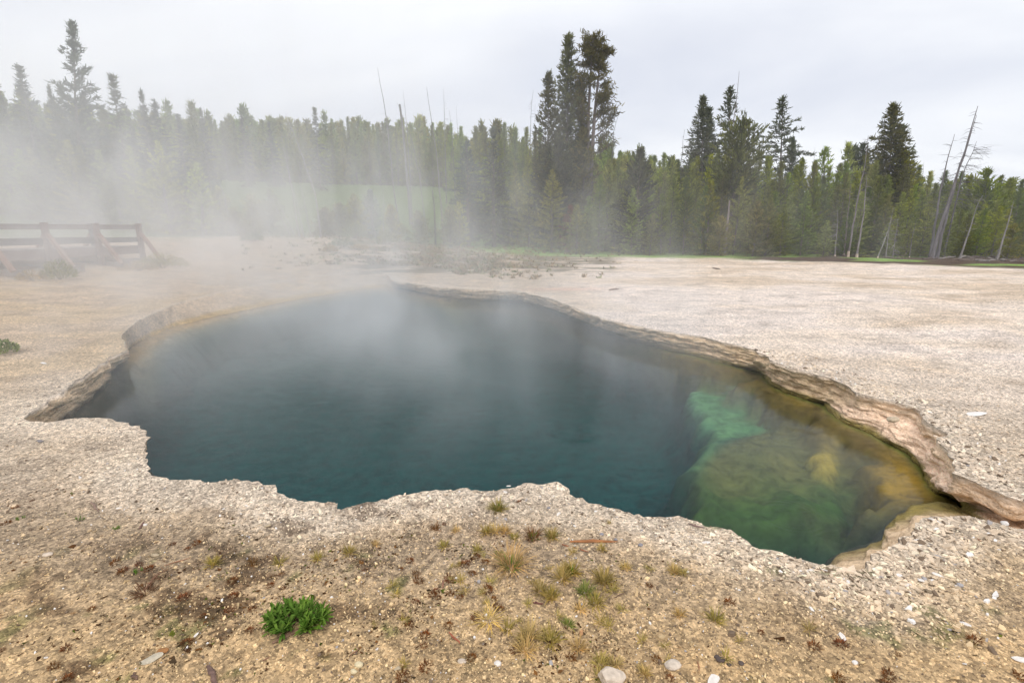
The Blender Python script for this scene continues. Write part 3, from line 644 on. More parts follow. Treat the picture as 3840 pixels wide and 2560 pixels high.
# three: the edge of the forest at the top of the meadow
for row, (Y, dy) in enumerate([(74, 10), (79, 0)]):
    x = 385
    while x < 1050:
        xx = x + random.uniform(-6, 6); yt = (np.interp(xx, [385, 500, 600, 700, 850, 950, 1050], [290, 286, 298, 292, 290, 284, 292]) + dy + random.uniform(-20, 24)) * 1.6327
        plant(PP[random.randrange(7)], xx * 1.6327, yt, Y + random.uniform(-1.5, 1.5), ('front', 'back')[row] + ' row pine on top of the meadow ' + ('at its misty left end' if xx < 500 else 'left of the misty leaning poles' if xx < 640 else 'behind the misty leaning poles' if xx < 760 else 'left of the bare poles' if xx < 860 else 'behind the thick broken pole' if xx < 960 else 'right of the bare poles'), 'pines along the top of the meadow', wscale=0.9)
        cnt += 1; x += random.uniform(17, 25)
# four: tall conifers in the steam on the left
LEFT = [(2, 223, 40, 'spire cut by the left border of the photo', 1), (43, 153, 42, 'tall full crowned conifer in the steam, second tallest on the left', 1.15), (112, 198, 44, 'narrow conifer in the steam left of the bushier twin-topped one', .7), (138, 191, 46, 'bushy conifer in the steam just left of the tallest misty one', 1.0),
        (257, 174, 43, 'pointed conifer in the steam just right of the tallest misty one', 1.15), (324, 210, 45, 'slim conifer in the steam, right of the gap beside the pointed one', .8), (354, 232, 47, 'broad conifer in the steam where the tall trees step down to the meadow', 1.1),
        (408, 264, 50, 'shorter conifer in the steam above the left end of the meadow', 1.0), (461, 251, 55, 'thin topped misty conifer standing above its neighbours at the meadow', .8), (554, 268, 60, 'pale misty conifer standing alone over the meadow edge', .8),
        (722, 249, 62, 'dark pointed conifer rising above the tree line left of the bare poles', 1.0), (617, 281, 62, 'dark conifer with a thin dead top beside it above the tree line', .9)]
for i, (x, yt, Y, lb, ws) in enumerate(LEFT):
    plant(SS[i % 3], x * 1.6327, yt * 1.6327, Y, lb, H0=10.0, wscale=ws * 0.95)
for row, (Y, y0) in enumerate([(38, 345), (46, 285), (52, 265)]):
    x = -30 + 9 * row
    while x < 395:
        xx = x + random.uniform(-8, 8); yt = (y0 + np.interp(xx, [0, 150, 395], [-5, -25, 40]) + random.uniform(-22, 30)) * 1.6327
        plant(PP[random.randrange(7)] if row != 1 else SS[random.randrange(3)], xx * 1.6327, yt, Y, ('dim front row pine veiled by steam ', 'dim spruce veiled by steam ', 'dim back row pine veiled by steam ')[row] + ('at the left border' if xx < 90 else 'around the tallest misty conifer' if xx < 230 else 'behind the right end of the boardwalk' if xx < 320 else 'at the left end of the meadow'), 'spruces veiled by steam on the left' if row == 1 else 'pines veiled by steam on the left', H0=10.0 if row == 1 else 8.0, wscale=1.15)
        cnt += 1; x += random.uniform(26, 38)
print('generic trees', cnt)

def hero(name, label, cat, col, px, ptop, Y, R, pbase=None, **k):
    top = Q(px * 1.6327, ptop * 1.6327, Y); bx = Q((pbase or px) * 1.6327, 520 * 1.6327, Y)[0]; g = H1(bx, Y) - 0.1; h = top[2] - g
    o = make_conifer(name, label, cat, col, h, R, lean=(top[0] - bx) / h, **k); o.location = (float(bx), Y, float(g)); return o
big = dict(tuft=0.34, wid=0.09, per=9, spacing=0.24)
hero('tall_pine', 'tallest misty conifer on the left, its thin open top leaning over the others', 'pine tree', SPRUCE, 165, 56, 41, 2.3, pbase=192, base=0.05, prof=0.9, nb=170, droop=0.2, up=0.35, irr=0.4, gaps=0.22, seed=301, trunk=0.012, **big)
hero('tall_pine', 'left and lowest of the three tallest dark pines at the centre', 'pine tree', OLD, 1258, 172, 44, 1.45, pbase=1262, base=0.05, prof=0.42, nb=170, droop=0.1, up=0.4, irr=0.4, gaps=0.12, seed=302, trunk=0.011, **big)
hero('tall_pine', 'middle of the three tallest dark pines at the centre, dense to its rounded tip', 'pine tree', OLD, 1306, 86, 45, 1.75, pbase=1300, base=0.05, prof=0.40, nb=260, droop=0.1, up=0.35, irr=0.35, gaps=0.1, seed=303, trunk=0.012, **big)
hero('tall_pine', 'dense narrow old pine filling the gap between the tallest pines', 'pine tree', OLD, 1341, 300, 44, 1.5, base=0.05, prof=0.45, nb=150, droop=0.1, up=0.35, irr=0.4, gaps=0.1, seed=304, trunk=0.013, **big)
hero('tall_pine', 'dense dark old pine skirt standing left of the tall pines foot', 'pine tree', OLD, 1283, 318, 43, 2.0, base=0.05, prof=0.5, nb=150, droop=0.1, up=0.35, irr=0.4, gaps=0.1, seed=305, trunk=0.013, **big)
hero('tall_pine', 'slim dark pine close against the left of the open double stemmed pine', 'pine tree', OLD, 1335, 180, 46, 0.95, base=0.05, prof=0.4, nb=170, droop=0.1, up=0.35, irr=0.4, gaps=0.15, seed=306, trunk=0.011, **big)
# the open pine: two bare stems with platforms of needles
def open_pine():
    Y = 44.5; base = Q(1352 * 1.6327, 520 * 1.6327, Y); g0 = H1(base[0], Y) - 0.1
    t = thing('open_pine', 'right of the three tallest pines, two thin bare stems with open branches reaching right', 'pine tree', (base[0], Y, g0))
    O = np.array([base[0], Y, g0]); g = np.random.default_rng(77); s = Soup(); T = []; F_ = []
    stems = [[(1352, 520), (1349, 380), (1352, 250), (1358, 150), (1362, 86)], [(1356, 520), (1358, 380), (1366, 260), (1374, 180), (1382, 112)]]
    sp = []
    for st in stems:
        p = [Q(a * 1.6327, b * 1.6327, Y) - O for a, b in st]; p[0][2] = 0; p = np.array(p); sp.append(p)
        s.tube(p, [0.20, 0.16, 0.12, 0.07, 0.02], 7, (0.15, 0.125, 0.115))
    def tufts(p, n, spr, l=0.33, up=0.3, d=(0, 0, 0)):
        dirs = g.normal(0, 0.6, (n, 3)) + np.array([0, 0, up]) + np.asarray(d); dirs /= np.linalg.norm(dirs, axis=1)[:, None]; sd = np.cross(dirs, g.normal(0, 1, (n, 3))); sd /= np.linalg.norm(sd, axis=1)[:, None]
        p0 = p + g.normal(0, 1, (n, 3)) * np.asarray(spr); w = 0.04
        T.append(np.stack([p0 - sd * w, p0 + sd * w, p0 + dirs * l + sd * w * .4, p0 + dirs * l - sd * w * .4], 1)); F_.append(np.full(n, 0.7))
    for j, p in enumerate(sp):
        for q in range(64 if j == 0 else 46):
            f = g.uniform(0.42 if j == 0 else 0.5, 1.0) ** 0.9; i = min(3, int(f * 4)); u = f * 4 - i; a = p[i] * (1 - u) + p[min(4, i + 1)] * u
            an = g.uniform(0, 6.28) if f > 0.75 else g.normal(0 if j else 3.0, 0.9); Lb = (1.1 if f > 0.75 else 1.5) * g.uniform(0.4, 1.0) * (1.2 - 0.7 * f) + 0.25
            d = np.array([math.cos(an), math.sin(an), 0.15]); b = a + d * Lb + np.array([0, 0, 0.2 * Lb]); s.tube([a, (a + b) / 2 + (0, 0, -0.06), b], [0.03, 0.022, 0.01], 4, (0.13, 0.11, 0.10), cap=False)
            for v in np.linspace(0.45, 1, 3): tufts(a * (1 - v) + b * v, 12, (0.16, 0.16, 0.08), d=d * 0.4)
    for (ax, ay, bx, by) in [(1364, 262, 1410, 246), (1362, 300, 1404, 262), (1360, 292, 1398, 222), (1360, 330, 1396, 308), (1359, 352, 1404, 326), (1366, 240, 1394, 205), (1352, 265, 1330, 205 + 30), (1361, 318, 1412, 262), (1362, 275, 1388, 240), (1350, 290, 1330, 262)]:
        a = Q(ax * 1.6327, ay * 1.6327, Y) - O; b = Q(bx * 1.6327, by * 1.6327, Y + g.uniform(-1.2, 1.2)) - O; m_ = (a + b) / 2 - (0, 0, 0.3); s.tube([a, m_, b], [0.07, 0.05, 0.02], 5, (0.13, 0.11, 0.10), cap=False)
        for v in np.linspace(0.4, 1.05, 9):
            q = (a * (1 - v) + m_ * v) * (1 - v) + (m_ * (1 - v) + b * v) * v; tufts(q, 16, (0.26, 0.3, 0.10), d=(0.3, 0, 0))
    V = np.concatenate(T); f = np.concatenate(F_); n = len(V); c = crown_cols(f, V, *OLD, seed=9)
    mesh_obj('crown', V.reshape(-1, 3), np.arange(n * 4).reshape(n, 4), M['needle'], t, cols=c.reshape(-1, 3)); s.obj('trunk', M['bark'], t)
open_pine()
sp_ = dict(tuft=0.32, wid=0.085, per=7, spacing=0.22)
hero('tall_spruce', 'dense dark spruce, leftmost of the spires above the young pines on the right', 'spruce tree', SPRUCE, 1614, 226, 46, 2.6, base=0.2, prof=0.85, nb=210, droop=0.25, up=0.12, irr=0.25, gaps=0.06, seed=311, trunk=0.012, **sp_)
hero('tall_spruce', 'short dark spire tucked against the right of the leftmost dense spruce', 'spruce tree', SPRUCE, 1628, 250, 47, 1.6, base=0.2, prof=0.85, nb=150, droop=0.25, up=0.12, irr=0.25, gaps=0.1, seed=312, trunk=0.01, **sp_)
hero('tall_spruce', 'ragged thin spruce standing beside the long bare pole', 'spruce tree', SPRUCE, 1677, 203, 46, 1.9, base=0.25, prof=0.6, nb=120, droop=0.3, up=0.15, irr=0.5, gaps=0.2, seed=313, trunk=0.012, **sp_)
hero('broad_pine', 'old pine with a broad rounded top and a grey split trunk at the forest edge', 'pine tree', OLD, 1710, 286, 37, 2.3, pbase=1672, base=0.42, prof=0.35, nb=110, droop=0.0, up=0.5, irr=0.45, gaps=0.15, seed=314, trunk=0.022, **sp_)
hero('tall_spruce', 'sparse grey green spruce with see-through tiers above the pines', 'spruce tree', SPRUCE, 1797, 225, 46, 2.5, base=0.25, prof=0.8, nb=110, droop=0.35, up=0.1, irr=0.4, gaps=0.2, seed=315, trunk=0.012, **sp_)
hero('tall_spruce', 'small dark spire at the right foot of the sparse grey green spruce', 'spruce tree', SPRUCE, 1820, 320, 45, 1.5, base=0.2, prof=0.8, nb=90, droop=0.2, up=0.3, irr=0.3, gaps=0.15, seed=316, trunk=0.012, **sp_)
hero('slim_pine', 'slim bright green pine tip poking alone above the right tree line', 'pine tree', PINE, 1894, 343, 43, 1.3, base=0.2, prof=0.6, nb=60, droop=0.0, up=0.6, irr=0.4, gaps=0.2, seed=317, trunk=0.012, **sp_)
hero('slim_pine', 'pale green pine tip left of two dark round topped trees', 'pine tree', PINE, 1948, 332, 43, 1.2, base=0.2, prof=0.6, nb=80, droop=0.0, up=0.6, irr=0.4, gaps=0.15, seed=318, trunk=0.012, **sp_)
hero('dark_spruce', 'dark tree, left one of the pair left of the shouldered spruce', 'spruce tree', SPRUCE, 1962, 338, 46, 1.5, base=0.2, prof=0.5, nb=100, droop=0.1, up=0.3, irr=0.35, gaps=0.12, seed=319, trunk=0.012, **sp_)
hero('dark_spruce', 'dark tree, right one of the pair left of the shouldered spruce', 'spruce tree', SPRUCE, 1984, 334, 46, 1.6, base=0.2, prof=0.5, nb=100, droop=0.1, up=0.3, irr=0.35, gaps=0.12, seed=320, trunk=0.012, **sp_)
hero('tall_spruce', 'big dark drooping spruce, rightmost tall spire above the pines', 'spruce tree', OLD, 2053, 243, 43, 2.2, pbase=2040, base=0.2, prof=0.62, nb=230, droop=0.35, up=0.05, irr=0.3, gaps=0.06, seed=321, trunk=0.012, **sp_)
hero('tall_spruce', 'lower shoulder spruce grown into the right side of the rightmost tall spire', 'spruce tree', SPRUCE, 2069, 292, 43.5, 1.5, base=0.2, prof=0.6, nb=150, droop=0.35, up=0.05, irr=0.3, gaps=0.1, seed=322, trunk=0.012, **sp_)
hero('slim_pine', 'slim green pine tip at the right foot of the rightmost tall spire', 'pine tree', PINE, 2079, 350, 42, 1.3, base=0.2, prof=0.65, nb=80, droop=0.0, up=0.5, irr=0.4, gaps=0.2, seed=323, trunk=0.012, **sp_)
hero('slim_pine', 'pine with a feathery tip right of the leaning grey poles', 'pine tree', PINE, 2268, 394, 38, 1.5, base=0.1, prof=0.65, nb=90, droop=0.0, up=0.5, irr=0.4, gaps=0.15, seed=324, trunk=0.012, **sp_)
# smaller trees standing in front of the forest
sm = dict(tuft=0.2, wid=0.05, per=8, spacing=0.13)
def small(name, label, col, px, ptop, pbase_y, Y, R, cat='spruce tree', **k):
    top = Q(px * 1.6327, ptop * 1.6327, Y); g = H1(top[0], Y); gb = Q(px * 1.6327, pbase_y * 1.6327, Y)[2]; g = min(g, gb + 0.4) if gb < g else g
    kk = dict(sm); kk.update(k); o = make_conifer(name, label, cat, col, top[2] - g + 0.1, R, **kk); o.location = (float(top[0]), Y, float(g) - 0.1); return o
small('spruce_tree', 'bluish spruce veiled by steam at the right end of the meadow', BLUE, 1072, 328, 506, 42, 2.0, nb=130, base=0.08, prof=0.8, seed=401, droop=0.2, up=0.15, tuft=0.26, wid=0.07, spacing=0.18)
small('spruce_tree', 'dark spruce with a reddish dying top behind the grassy bank', SPRUCE, 1132, 296, 523, 43, 1.9, nb=130, base=0.06, prof=0.8, seed=402, droop=0.2, up=0.15, tuft=0.26, wid=0.07, spacing=0.18)
small('spruce_tree', 'yellow green young spruce standing in front of the tallest pines', YOUNG, 1269, 393, 544, 39, 1.6, nb=120, base=0.04, prof=0.8, seed=403, droop=0.15, up=0.25)
small('spruce_tree', 'small bright spruce beside the rust coloured dead sapling', YOUNG, 1326, 474, 558, 37.5, 1.0, nb=90, base=0.02, prof=0.8, seed=404, droop=0.05, up=0.3, wid=0.045)
small('spruce_tree', 'smallest of the bright spruces, right of the rust coloured sapling', YOUNG, 1349, 499, 556, 37.8, 0.7, nb=60, base=0.02, prof=0.8, seed=405, droop=0.05, up=0.3)
small('dead_sapling', 'rust coloured dead sapling among green spruces at the forest edge', RED, 1310, 474, 548, 39, 0.8, cat='dead sapling', nb=60, base=0.1, prof=0.6, seed=406, droop=0.1, up=0.2, gaps=0.2)
small('young_pine', 'light green young pine left of the yellow green spruce', YOUNG, 1188, 425, 509, 45, 1.6, cat='pine tree', nb=90, base=0.03, prof=0.7, seed=407, up=0.5)
small('young_pine', 'bright green pine with a brown tip right of the tallest pines', YOUNG, 1399, 372, 540, 41, 1.7, cat='pine tree', nb=120, base=0.03, prof=0.75, seed=408, up=0.5, tuft=0.26, wid=0.06)
small('broad_pine', 'broad olive pine reaching the ground at the edge of the flat', OLD, 1470, 347, 560, 38, 2.1, cat='pine tree', nb=170, base=0.04, prof=0.7, seed=409, up=0.4, droop=0.1, tuft=0.28, wid=0.075, spacing=0.18)
small('young_pine', 'yellowish little pine in front of the grey split trunk', YOUNG, 1657, 501, 569, 34.5, 0.9, cat='pine tree', nb=70, base=0.02, prof=0.6, seed=410, up=0.4)
small('young_pine', 'left of the two pale young pines right of the split trunk', YOUNG, 1741, 464, 572, 34, 0.9, cat='pine tree', nb=90, base=0.02, prof=0.7, seed=411, up=0.5)
small('young_pine', 'right of the two pale young pines right of the split trunk', YOUNG, 1770, 467, 573, 34, 0.85, cat='pine tree', nb=90, base=0.02, prof=0.7, seed=412, up=0.5)
small('young_pine', 'fresh green pine standing forward left of the split trunk', PINE, 1633, 422, 566, 36, 1.3, cat='pine tree', nb=110, base=0.02, prof=0.75, seed=413, up=0.5)
small('young_pine', 'yellow tinged pine sapling near the leaning white snag at the right border', YOUNG, 2328, 520, 590, 32, 0.6, cat='pine tree', nb=40, base=0.02, prof=0.7, seed=414, up=0.5)

for i, (px, yt, Y, R_, cc, lb) in enumerate([(362, 330, 37, 1.7, PINE, 'large hazy pine over the curved snag behind the boardwalk end'), (452, 378, 38, 1.4, PINE, 'hazy pine at the left end of the meadow, right of the curved snag'), (412, 430, 39, 1.1, PINE, 'low hazy pine between the two big hazy pines'),
        (500, 432, 40, 1.2, PINE, 'small hazy pine behind the slim leaning snag'), (575, 452, 40, 1.3, YOUNG, 'rounded hazy young pine left of the misty pole clump'), (618, 440, 41, 1.1, PINE, 'hazy young pine touching the left poles of the misty clump'), (778, 470, 38, 1.0, YOUNG, 'young pine thicket top right of the misty clump'),
        (812, 452, 39, 1.1, PINE, 'faint young pine right of the misty clump'), (850, 440, 40, 1.0, BLUE, 'bluish hazy young spruce left of the bare poles'), (897, 476, 37, .9, YOUNG, 'yellowish young pine at the foot of the longest bare pole'), (962, 490, 37, .8, YOUNG, 'little pine just left of the charred stump'), (1032, 478, 38, .9, YOUNG, 'young pine right of the charred stump'),
        (1054, 468, 39, .8, PINE, 'small dark green pine left of the bluish spruce'), (745, 482, 37, 1.0, YOUNG, 'low yellow green pine behind the misty clump feet'), (540, 490, 37, .9, YOUNG, 'low pale young pine above the round sand bush'), (1168, 470, 45, 1.1, PINE, 'small pine between the dying topped spruce and light green pine'), (1215, 440, 44, 1.2, PINE, 'shaded pine behind the yellow green young spruce')]):
    small('meadow_pine', lb, cc, px, yt, 535, Y, R_, cat='pine tree', nb=80, base=0.02, prof=.65, seed=700 + i, up=.45, tuft=.24, wid=.055, spacing=.17)

# the far forest on the hill reads as one mass
def far_forest():
    g = np.random.default_rng(5); tr = [conifer_arrays(9.0, 1.5, base=0.03, prof=0.75, nb=52, tuft=0.55, wid=0.15, per=6, spacing=0.5, droop=0.05, up=0.4, irr=0.35, gaps=0.05, seed=500 + i)[:2] for i in range(6)]
    VV = []; CC = []
    Rr = 66.0
    while Rr < 210:
        stp = 2.6 * (Rr / 80) ** 0.6; a = -50.0
        while a < 52:
            a += math.degrees(stp * g.uniform(0.7, 1.3) / Rr); r = Rr + g.uniform(-1.8, 1.8)
            lo = 84 if a < -4 else (66 if a < 16 else 50)
            if r < lo: continue
            x, y = r * math.sin(rad(a)), r * math.cos(rad(a)); V, f = tr[g.integers(6)]; th = g.uniform(0, 6.28); sc = g.uniform(0.75, 1.2) * np.interp(a, [-50, -30, -12, 14, 26], [0.9, 0.9, 1.0, 1.0, 0.6]); ws = g.uniform(0.9, 1.25)
            c_, s_ = math.cos(th), math.sin(th); W = V.copy(); W[..., 0] = (V[..., 0] * c_ - V[..., 1] * s_) * ws + x; W[..., 1] = (V[..., 0] * s_ + V[..., 1] * c_) * ws + y; W[..., 2] = V[..., 2] * sc + 0
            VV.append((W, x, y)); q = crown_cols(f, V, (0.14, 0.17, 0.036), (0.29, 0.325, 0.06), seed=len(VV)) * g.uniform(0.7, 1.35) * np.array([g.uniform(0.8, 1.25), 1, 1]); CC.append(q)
        Rr += 3.4 * (Rr / 80) ** 0.8
    z = height(np.array([v[1] for v in VV]), np.array([v[2] for v in VV]))
    for (W, _, _), q in zip(VV, z): W[..., 2] += q
    V = np.concatenate([v[0] for v in VV]); n = len(V); print('far trees', len(VV), n)
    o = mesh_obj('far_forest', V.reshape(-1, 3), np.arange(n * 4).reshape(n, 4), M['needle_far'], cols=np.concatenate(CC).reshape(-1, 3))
    tag(o, 'dense far conifer forest covering the hill behind everything', 'forest', kind='stuff')
far_forest()

# ------------------------------------------------------------------ dead trees
def snag(label, pts, Y, r0, twigs=14, tw=(0.35, 1.0), col=(0.30, 0.28, 0.29), seed=0, side=0.0, char=False, white=False, low=0.25, name='dead_tree', bow=0.0, topr=0.12, foot=True):
    g = np.random.default_rng(seed + 900); p = np.array([Q(a * 1.6327, b * 1.6327, Y) for a, b in pts])[::-1]          # base first
    if foot:
        z0 = H1(p[0][0], Y); p[0][2] = z0 - 0.12
    O = p[0].copy(); p = p - O; n = len(p); ln = np.linalg.norm(p[-1] - p[0])
    t = thing(name, label, 'dead tree', O); s = Soup(); L_ = np.concatenate([[0], np.cumsum(np.linalg.norm(np.diff(p, axis=0), axis=1))]); u = np.linspace(0, 1, 12); q = np.stack([np.interp(u * L_[-1], L_, p[:, k]) for k in range(3)], 1)
    q[1:-1, 1] += g.normal(0, 0.02 * ln / 8, 10); q[1:-1, 0] += g.normal(0, 0.012 * ln / 8, 10)
    r0 *= 0.6; s.tube(q, [r0 * (1 - (1 - topr) * v) * (1.35 if v == 0 else 1) for v in u], 8, col)
    s.obj('trunk', M['dead'], t)
    if white:                                         # mineral-whitened foot
        w = Soup(); w.tube([q[0], q[0] + (q[1] - q[0]) * 0.75], [r0 * 1.5, r0 * 1.1], 8, (0.62, 0.5, 0.40)); w.obj('white_foot', M['dead'], t)
    if twigs:
        twigs = max(twigs, 5); b = Soup()
        for k in range(twigs):
            f = g.uniform(low, 0.97); a = np.array([np.interp(f, u, q[:, i]) for i in range(3)]); an = g.uniform(0, 6.28) if not side else g.normal(0 if side > 0 else math.pi, 0.7)
            l = g.uniform(*tw) * (1.15 - 0.8 * f); d = np.array([math.cos(an), math.sin(an) * 0.8, g.uniform(-0.35, 0.25)]); e1 = a + d * l * 0.55; e2 = a + d * l + np.array([0, 0, g.uniform(-0.35, 0.1) * l])
            rr = max(0.012, r0 * 0.16 * (1 - f * 0.5)); b.tube([a, e1, e2], [rr, rr * 0.75, rr * 0.3], 3, np.asarray(col) * g.uniform(0.75, 1.15), cap=False)
            if l > 0.7: b.tube([e1, e1 + (e2 - e1) * 0.5 + g.normal(0, 0.15, 3), e1 + d * l * 0.4 + g.normal(0, 0.25, 3)], [rr * 0.6, rr * 0.4, rr * 0.2], 3, col, cap=False)
        b.obj('branches', M['dead'], t)
    return t
GR = (0.17, 0.155, 0.155); DK = (0.06, 0.05, 0.045); LT = (0.27, 0.25, 0.24)
snag('long bare pole leaning slightly left, tallest of the bare poles in the steam', [(867,156),(886,263),(905,439),(919,504)], 44, .13, 8, seed=1, col=GR, low=.4)
snag('thick broken topped dead trunk among the bare poles', [(918,240),(927,310),(943,500)], 50, .2, 4, seed=2, col=GR, topr=.75)
snag('thin bare pole just right of the thick broken trunk', [(926,210),(935,291),(947,500)], 48, .10, 8, seed=3, col=GR)
snag('bare pole bending left at its tip, above the charred stump', [(980,202),(988,256),(1004,369),(1019,502)], 42, .13, 9, seed=4, col=GR)
snag('twiggy upright bare spire behind the bare poles', [(1019,205),(1021,277),(1024,400),(1026,480)], 60, .11, 34, (.4, 1.2), seed=5, col=GR)
snag('rightmost thin bare pole over the meadow', [(1032,253),(1041,348),(1048,490)], 46, .10, 8, seed=6, col=GR)
snag('faint far bare pole right of the poles over the meadow', [(1048,245),(1051,300),(1054,440)], 70, .10, 10, seed=7, col=GR)
snag('leaning thin pole crossing the others left of the charred stump', [(912,235),(946,323),(963,404),(980,505)], 45, .09, 5, seed=8, col=GR)
snag('twiggy bare snag left of the three tallest pines', [(1225,207),(1219,260),(1214,400)], 58, .12, 26, (.5, 1.5), seed=9, col=GR, low=.5)
snag('slim bare pole beside the twiggy snag left of the tallest pines', [(1229,240),(1228,300),(1227,400)], 60, .08, 8, seed=10, col=GR, low=.5)
snag('bare snag leaning right just beyond the tallest pines', [(1426,249),(1410,298),(1400,420)], 55, .11, 10, seed=11, col=GR, low=.5)
snag('long bare pole with hardly a branch beside the ragged spruce', [(1698,164),(1691,235),(1682,302),(1668,560)], 42, .13, 10, (.2,.6), seed=12, col=(.2,.17,.18), low=.5)
snag('short hooked snag left of the dense dark spruce', [(1573,297),(1569,315),(1562,420)], 47, .11, 14, (.3,.9), seed=13, col=GR, low=.5)
snag('faint bare stick above the tree line right of the sparse spruce', [(1872,338),(1868,380),(1864,470)], 50, .07, 5, seed=14, col=GR, low=.6)
snag('leftmost of three bare poles left of the leaning double snag', [(1957,400),(1950,470),(1939,583)], 34.5, .085, 16, seed=15, col=(.2,.16,.15), white=True)
snag('long bare pole reaching above the pines, second of the three', [(1994,312),(1987,377),(1969,460),(1948,583)], 34, .115, 16, seed=16, col=(.22,.19,.2), white=True)
snag('third of the three bare poles, its foot stained white', [(1991,404),(1984,490),(1968,587)], 33.5, .115, 18, seed=17, col=(.27,.24,.25), white=True)
snag('short branchy snag standing left of the three bare poles', [(1924,480),(1924,509),(1918,584)], 34, .08, 26, (.5, 1.4), seed=18, col=LT, side=-1, white=True)
snag('short leaning snag with a white foot right of the three bare poles', [(2053,475),(2040,530),(2015,590)], 33, .075, 10, seed=19, col=LT, white=True)
snag('short upright snag touching the leaning white footed one', [(2049,500),(2040,540),(2035,592)], 33, .075, 12, seed=20, col=LT, white=True)
snag('bushy little snag with hanging twigs right of the white footed pair', [(2064,499),(2057,540),(2051,588)], 33.5, .06, 34, (.4, 1.0), seed=21, col=LT, low=.1)
snag('thin low snag with a white foot left of the leaning double snag', [(2106,500),(2095,545),(2089,590)], 33, .06, 6, seed=22, col=GR, white=True)
snag('long grey snag leaning right, left of the thick double snag', [(2193,308),(2167,404),(2156,460),(2136,591)], 32.5, .15, 26, (.4, 1.5), seed=23, col=(.18,.165,.175))
t_ = snag('thick grey snag leaning right, tallest bare trunk on the right', [(2246,244),(2216,347),(2182,452),(2139,592)], 32, .20, 40, (.5, 1.6), seed=24, col=(.17,.155,.165), low=.3)
snag('second trunk of the thick leaning snag pair, close on its right', [(2243,265),(2205,385),(2180,470),(2152,588)], 32.5, .16, 34, (.5, 1.5), seed=25, col=(.17,.155,.165), low=.3)
snag('leaning forked snag with long curved branches reaching right', [(2243,325),(2225,370),(2208,405),(2168,585)], 32.8, .12, 40, (.9, 2.6), seed=26, col=(.15,.135,.15), side=1, low=.45)
snag('pale curved snag leaning right over the bright grass patch', [(2257,449),(2243,475),(2231,516),(2205,588)], 32, .11, 14, (.4, 1.0), seed=27, col=LT)
snag('pale leaning snag near the right border', [(2329,460),(2319,500),(2310,527),(2290,592)], 31, .12, 22, (.4, 1.1), seed=28, col=LT, low=.1)
snag('far thin snag sticking out above the pines near the leaning snags', [(2122,373),(2118,410),(2112,500)], 48, .08, 14, seed=29, col=GR, low=.6)
snag('split grey trunk stump behind the yellowish little pine', [(1676,460),(1671,510),(1664,572)], 35.5, .2, 10, seed=30, col=(.27,.22,.21), topr=.4)
snag('charred black stump with an upturned arm under the bare poles', [(993,436),(997,470),(1000,530)], 40, .13, 8, (.5, 1.2), seed=31, col=DK, topr=.6, low=.6)
LEAN = [((655,260),(687,339),(726,451),(739,560), .09, 'tallest leaning grey pole of the misty clump right of the boardwalk'), ((645,309),(670,430),(690,560), .08, 'grey pole of the misty clump crossing behind the tallest one'),
        ((683,387),(700,470),(716,556), .07, 'short straight pole in the middle of the misty clump'), ((610,430),(640,490),(672,560), .06, 'pole leaning strongly left at the left side of the misty clump'),
        ((628,440),(655,500),(684,562), .06, 'thin pole leaning left inside the misty clump'), ((660,380),(680,460),(700,562), .06, 'faint pole behind the misty clump'),
        ((352,357),(366,430),(391,530), .11, 'pale curved snag alone in the steam behind the boardwalk end'), ((494,395),(515,450),(533,530), .08, 'slim leaning snag in the steam between boardwalk and misty clump'),
        ((462,440),(463,490),(464,545), .06, 'short upright snag in the steam nearest the boardwalk end'), ((880,420),(882,480),(879,560), .06, 'thin pale stick right of the misty clump'),
        ((826,430),(850,490),(868,562), .05, 'crooked thin stick leaning left below the bare poles')]
for i, e_ in enumerate(LEAN): snag(e_[-1], e_[:-2], 34 if i not in (6, 7) else 38, e_[-2], 14 if i < 6 else 10, (.3, 1.1), col=(.26, .24, .25), seed=50 + i, low=.05)

def log(label, a, b, r, seed=0, col=(0.22, 0.18, 0.16), lift=0.0, group=None, br=4):
    a = P(a[0] * 1.6327, a[1] * 1.6327, 0.1); b = P(b[0] * 1.6327, b[1] * 1.6327, 0.1); g = np.random.default_rng(seed + 70)
    a[2] = H1(a[0], a[1]) + r * 0.5; b[2] = H1(b[0], b[1]) + r * 0.5 + lift; O = (a + b) / 2; p = [a - O + (b - a) * f + np.append(g.normal(0, 0.03, 2), g.normal(0, .02)) for f in np.linspace(0, 1, 6)]
    t = thing('fallen_log', label, 'log', O, group=group); s = Soup(); s.tube(p, [r, r, r * .95, r * .85, r * .7, r * .4], 7, col); s.obj('trunk', M['dead'], t)
    if br:
        q = Soup()
        for _ in range(br):
            f = g.uniform(.2, 1); o = a - O + (b - a) * f; d = g.normal(0, 1, 3); d[2] = abs(d[2]); d /= np.linalg.norm(d); q.tube([o, o + d * g.uniform(.25, .8)], [r * .3, r * .08], 3, col, cap=False)
        q.obj('branches', M['dead'], t)
    return t
log('long fallen log with upturned roots on the sand below the dark pines', (1300, 578), (1385, 556), .16, 1, (.24, .20, .18), .5, br=16)
log('short broken log with a pale splinter below the grassy bank', (1122, 554), (1162, 552), .09, 2, (.2, .15, .12), br=6)
for i in range(46):                                   # tangle of fallen logs along the right forest edge
    x = random.uniform(1560, 2380); yb = np.interp(x, [1560, 1750, 1950, 2150, 2350], [569, 576, 584, 590, 597]) + random.uniform(-9, 3); l = random.uniform(25, 75)
    log('weathered log in the low tangle of deadfall along the forest edge', (x, yb), (x + l, yb + random.uniform(-3, 4)), random.uniform(.04, .09), 10 + i, random.choice([(.17, .13, .11), (.12, .09, .08), (.26, .23, .21)]), group='fallen logs along the forest edge', br=3)

